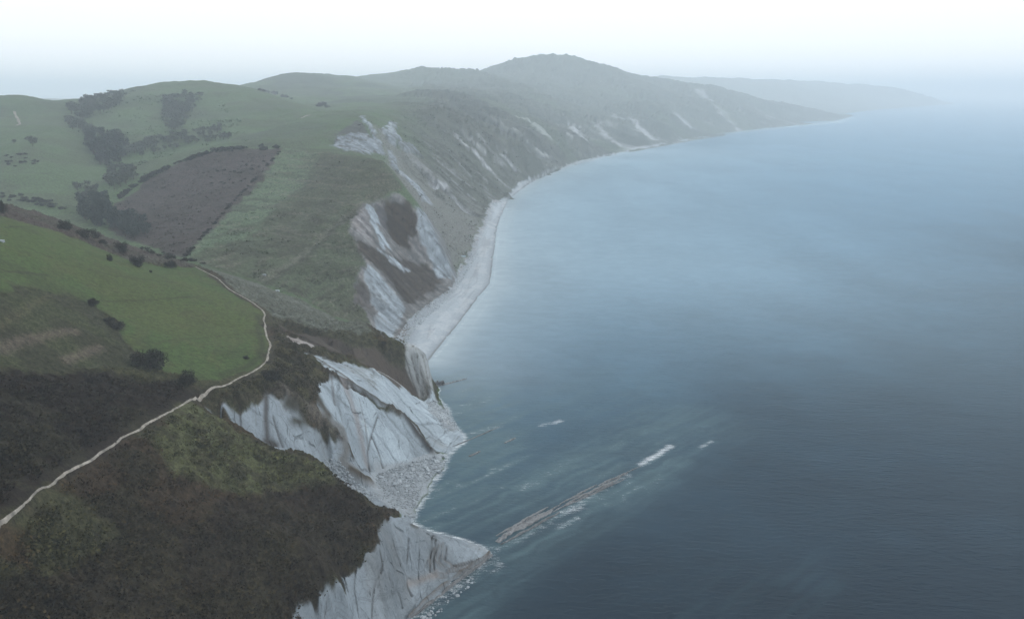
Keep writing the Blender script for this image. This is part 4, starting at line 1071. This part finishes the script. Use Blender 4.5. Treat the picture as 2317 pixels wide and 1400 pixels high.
scatter("bracken", [(640,340),(418,580),(345,560),(262,462),(400,376),(500,345)], 3400, 1.5, "brown bracken and brambles covering the valley field", "bracken", 7, 8, .15 + .8 * sstep(.45, .65, n2), (.65, .62, .6), .5)
scatter("bay_scrub", [(800,280),(960,245),(1150,240),(1350,300),(1400,335),(1270,372),(1120,440),(1060,560),(1030,620),(960,480),(900,400)], 3600, 3.2, "grey green scrub on the steep slope above the beach", "scrub", 7, 9, .1 + .9 * sstep(.42, .62, fbm(ax / 16, al / 50, 3)), (.9, .92, .86), .4, .6)
scatter("valley_scrub", [(150,235),(300,205),(460,210),(540,260),(560,320),(420,335),(330,400),(250,400),(180,300)], 2200, 3.4, "scattered low scrub on the slopes behind the brown field", "scrub", 7, 10, sstep(.50, .62, fbm(X / 45 + 3, Y / 60, 3)), (.62, .68, .62), .45)

# ------------------------------------------------------------------ reefs, boulders
def ledge(pts, width, hgt, seed, parent, name="rock_ledge"):
    """a tilted bed of rock: flat back sloping one way, a steep broken edge on the other"""
    r = np.random.default_rng(seed); pts = np.array(pts, float)
    n = 46; s = np.linspace(0, 1, n); L_ = np.hypot(*(pts[-1, :2] - pts[0, :2]))
    d_ = (pts[-1, :2] - pts[0, :2]) / L_; nn = np.array((d_[1], -d_[0]))     # towards the open sea
    w = width * (np.sin(np.pi * np.clip(s * .96 + .02, 0, 1)) ** .35) * (.75 + .5 * fbm(s * 7, s * 0 + seed, 3))
    wob = (fbm(s * 9, s * 0 + seed + 7, 3) - .5) * width * .7; hh = hgt * (1.9 * fbm(s * 9, s * 0 + seed + 3, 3) - .28) * np.sin(np.pi * np.clip(s * .94 + .03, 0, 1)) ** .4
    prof = [(-1.0, -1.0), (-.92, -.1), (-.6, .25), (-.58, .38), (-.25, .55), (-.22, .45), (.1, .72), (.13, .85), (.5, .9), (.52, .78), (.8, 1.0), (.92, .9), (1.0, -.2), (1.05, -1.0)]
    V_ = []
    for a, z in prof:
        jit = r.normal(size=n) * .05 * width
        c = pts[0, :2] + np.outer(s * L_, d_) + np.outer(a * w * .5 + wob + jit, nn)
        V_.append(np.column_stack([c, np.where(z > 0, z * hh + r.normal(size=n) * .05 * hgt, z)]))
    v = np.stack(V_, 1).reshape(-1, 3); k = len(prof); g = np.arange(len(v)).reshape(n, k)
    f = np.stack([g[:-1, :-1], g[:-1, 1:], g[1:, 1:], g[1:, :-1]], -1).reshape(-1, 4)[:, ::-1]
    return link(name, make_mesh(name, v, f, (M_REEF,), False), parent)
def reef(label, ledges, group="wave-cut reefs off the cove"):
    p = np.array(S(*ledges[0][0])); e = link("rock_reef", None)
    e.location = (0, 0, 0); tag(e, label, "reef", group)
    for i, (l, w, h) in enumerate(ledges): ledge(S(*l), w, h, 300 + len(label) + i * 13, e)
reef("broad ridged grey reef nearest the layered tidal ledge", [(((1120,1224),(1250,1152)), 3.4, .7), (((1132,1232),(1266,1158)), 1.1, 1.1), (((1122,1212),(1240,1146)), 1.3, .6), (((1150,1206),(1268,1140)), .9, .5)])
reef("long narrow double reef in the middle of the reef line", [(((1278,1140),(1402,1082)), 1.5, .9), (((1272,1148),(1412,1084)), .8, 1.1), (((1266,1140),(1350,1096)), 1.2, .45), (((1250,1158),(1300,1132)), .7, .5)])
reef("thin outer reef ridge just short of the white surf", [(((1352,1098),(1420,1070)), 1.1, 1.1), (((1360,1094),(1404,1076)), .8, .7), (((1410,1072),(1450,1054)), .6, .4)])
reef("small lone reef fragment between cove and long reef", [(((1140,1002),(1166,990)), 1.3, .6)])
reef("low reef scrap in the shallows right of the boulder beach", [(((1060,1032),(1086,1020)), 1.6, .5)])
reef("dark low rock spit pointing seaward from the headland tip", [(((986,874),(1056,856)), 1.5, .9), (((984,868),(1004,866)), 6.0, 2.6)])
reef("thin rock line running out from the cove shingle", [(((1020,1012),(1130,965)), .9, .45)])
reef("brown outer edge beds of the near tidal ledge", [(((925,1400),(1112,1256)), 1.6, 1.8)])

BLD = []
for s in range(7):
    r = np.random.default_rng(500 + s); bm = bmesh.new()
    bmesh.ops.create_icosphere(bm, subdivisions=1, radius=1)
    for v in bm.verts:
        c = np.sign(v.co[0]) * abs(v.co[0]) ** .6, np.sign(v.co[1]) * abs(v.co[1]) ** .6, np.sign(v.co[2]) * abs(v.co[2]) ** .6
        v.co = Vector(c) * float(r.uniform(.75, 1.1)); v.co.z *= .55
    me = bpy.data.meshes.new("boulder"); bm.to_mesh(me); bm.free(); me.materials.append(M_STONE); BLD.append(me)
def boulders(poly, n, smin, smax, label, group, seed):
    r = np.random.default_rng(seed); pos = proj(Z, *in_poly(poly, n, r).T)
    for p in pos:
        o = link("boulder", BLD[int(r.integers(7))]); s = smin * .8 + (smax - smin) * .8 * r.random() ** 3
        o.location = (p[0], p[1], p[2] + s * .1); o.scale = (s * r.uniform(.8, 1.5), s, s * r.uniform(.7, 1.1)); o.rotation_euler = (r.normal() * .25, r.normal() * .25, r.uniform(0, 6.28))
        tag(o, label, "boulder", group)
boulders([(860,1072),(920,1048),(990,1028),(1010,1045),(1000,1065),(950,1095),(920,1110),(880,1095),(845,1090)], 120, .45, 1.5, "pale angular boulder on the shingle below the big central slab", "boulders below the central slab", 1)
boulders([(965,915),(990,905),(1015,930),(1035,965),(1015,975),(985,945)], 50, .4, 1.1, "pale boulder in the rubble at the foot of the headland tip", "boulders at the headland foot", 2)
boulders([(735,1050),(765,1045),(800,1090),(760,1085)], 30, .4, 1.0, "pale boulder in the steep rubble chute behind the near edge", "rubble chute boulders", 3)
boulders([(880,1105),(940,1110),(935,1150),(900,1150)], 25, .35, .9, "pale boulder on the white shingle pocket behind the near cliff", "shingle pocket boulders", 4)
boulders([(930,1400),(985,1370),(1060,1310),(1090,1290),(1060,1330),(980,1400)], 32, .35, 1.0, "pale boulder awash along the outer side of the near ledge", "boulders off the near ledge", 6)
boulders([(905,745),(935,715),(990,675),(1000,690),(940,740),(910,765)], 36, .5, 1.3, "pale boulder at the cliff foot on the long beach", "boulders at the beach head", 7)
boulders([(985,1030),(1008,1026),(1008,1036),(990,1040)], 3, 2.0, 2.6, "largest dark bottomed boulder at the corner of the cove shingle", "corner boulders", 8)
def rubble(name, poly, n, smin, smax, label, seed):
    r = np.random.default_rng(seed); pos = proj(Z, *in_poly(poly, n, r).T); n = len(pos)
    base = np.array([v.co[:] for v in BLD[0].vertices]); fc = np.array([p.vertices[:] for p in BLD[0].polygons])
    s = smin + (smax - smin) * r.random(n) ** 2; a = r.uniform(0, 6.28, n)
    v = np.repeat(base[None], n, 0) * (1 + .25 * r.normal(size=(n, len(base), 1))) * s[:, None, None]
    x = v[..., 0] * np.cos(a)[:, None] - v[..., 1] * np.sin(a)[:, None]; y = v[..., 0] * np.sin(a)[:, None] + v[..., 1] * np.cos(a)[:, None]
    v = np.stack([x, y, v[..., 2]], -1) + pos[:, None, :]
    f = (fc[None] + (np.arange(n) * len(base))[:, None, None]).reshape(-1, 3)
    tag(link(name, make_mesh(name, v.reshape(-1, 3), f, (M_STONE,), False)), label, "rubble", kind="stuff")
rubble("cove_rubble", [(850,1072),(920,1048),(990,1028),(1010,1045),(1000,1065),(950,1100),(945,1150),(890,1150),(850,1095)], 1500, .15, .55, "small pale stones strewn over the cove shingle", 21)
rubble("headland_rubble", [(960,912),(990,902),(1018,930),(1040,975),(1010,980),(980,945)], 500, .15, .5, "small pale stones round the headland foot", 22)
rubble("beach_rubble", [(895,765),(935,712),(1020,652),(1070,565),(1085,575),(1030,660),(945,740),(915,780)], 1500, .25, .8, "grey rubble along the cliff foot on the long beach", 23)
rubble("chute_rubble", [(725,1035),(765,1040),(810,1095),(870,1130),(840,1130),(780,1095)], 500, .15, .6, "pale rubble in the chute behind the near edge", 24)
for lb, p in (("small white stone pile at the foot of the mid hill gully", (598, 622)), ("small white stone at the left edge of the pasture", (3, 546)), ("tiny white stone below the stone pile, beside the gully", (628, 658))):
    b = P1(p)[0]; o = link("stone", BLD[2]); o.location = b; o.scale = (1.6, 1.2, 1.4); tag(o, lb, "stone")

# ------------------------------------------------------------------ haze: the misty air round the whole place
hm = bpy.data.materials.new("haze"); hm.use_nodes = True
hn = hm.node_tree.nodes; hn.clear()
ho = hn.new("ShaderNodeOutputMaterial"); pv = hn.new("ShaderNodeVolumePrincipled")
pv.inputs["Color"].default_value = (.80, .91, 1, 1); pv.inputs["Density"].default_value = 0.00021; pv.inputs["Anisotropy"].default_value = 0.0
hm.node_tree.links.new(pv.outputs["Volume"], ho.inputs["Volume"])
B = 43000
lo, hi = (-B, -B, -14), (B, B, 318)
bv = [(x, y, z) for x in (lo[0], hi[0]) for y in (lo[1], hi[1]) for z in (lo[2], hi[2])]
bf_ = [(0, 1, 3, 2), (4, 6, 7, 5), (0, 4, 5, 1), (2, 3, 7, 6), (0, 2, 6, 4), (1, 5, 7, 3)]
hz = link("haze", make_mesh("haze", bv, bf_, (hm,), False))
tag(hz, "thin pale sea mist filling the air", "haze", kind="stuff")
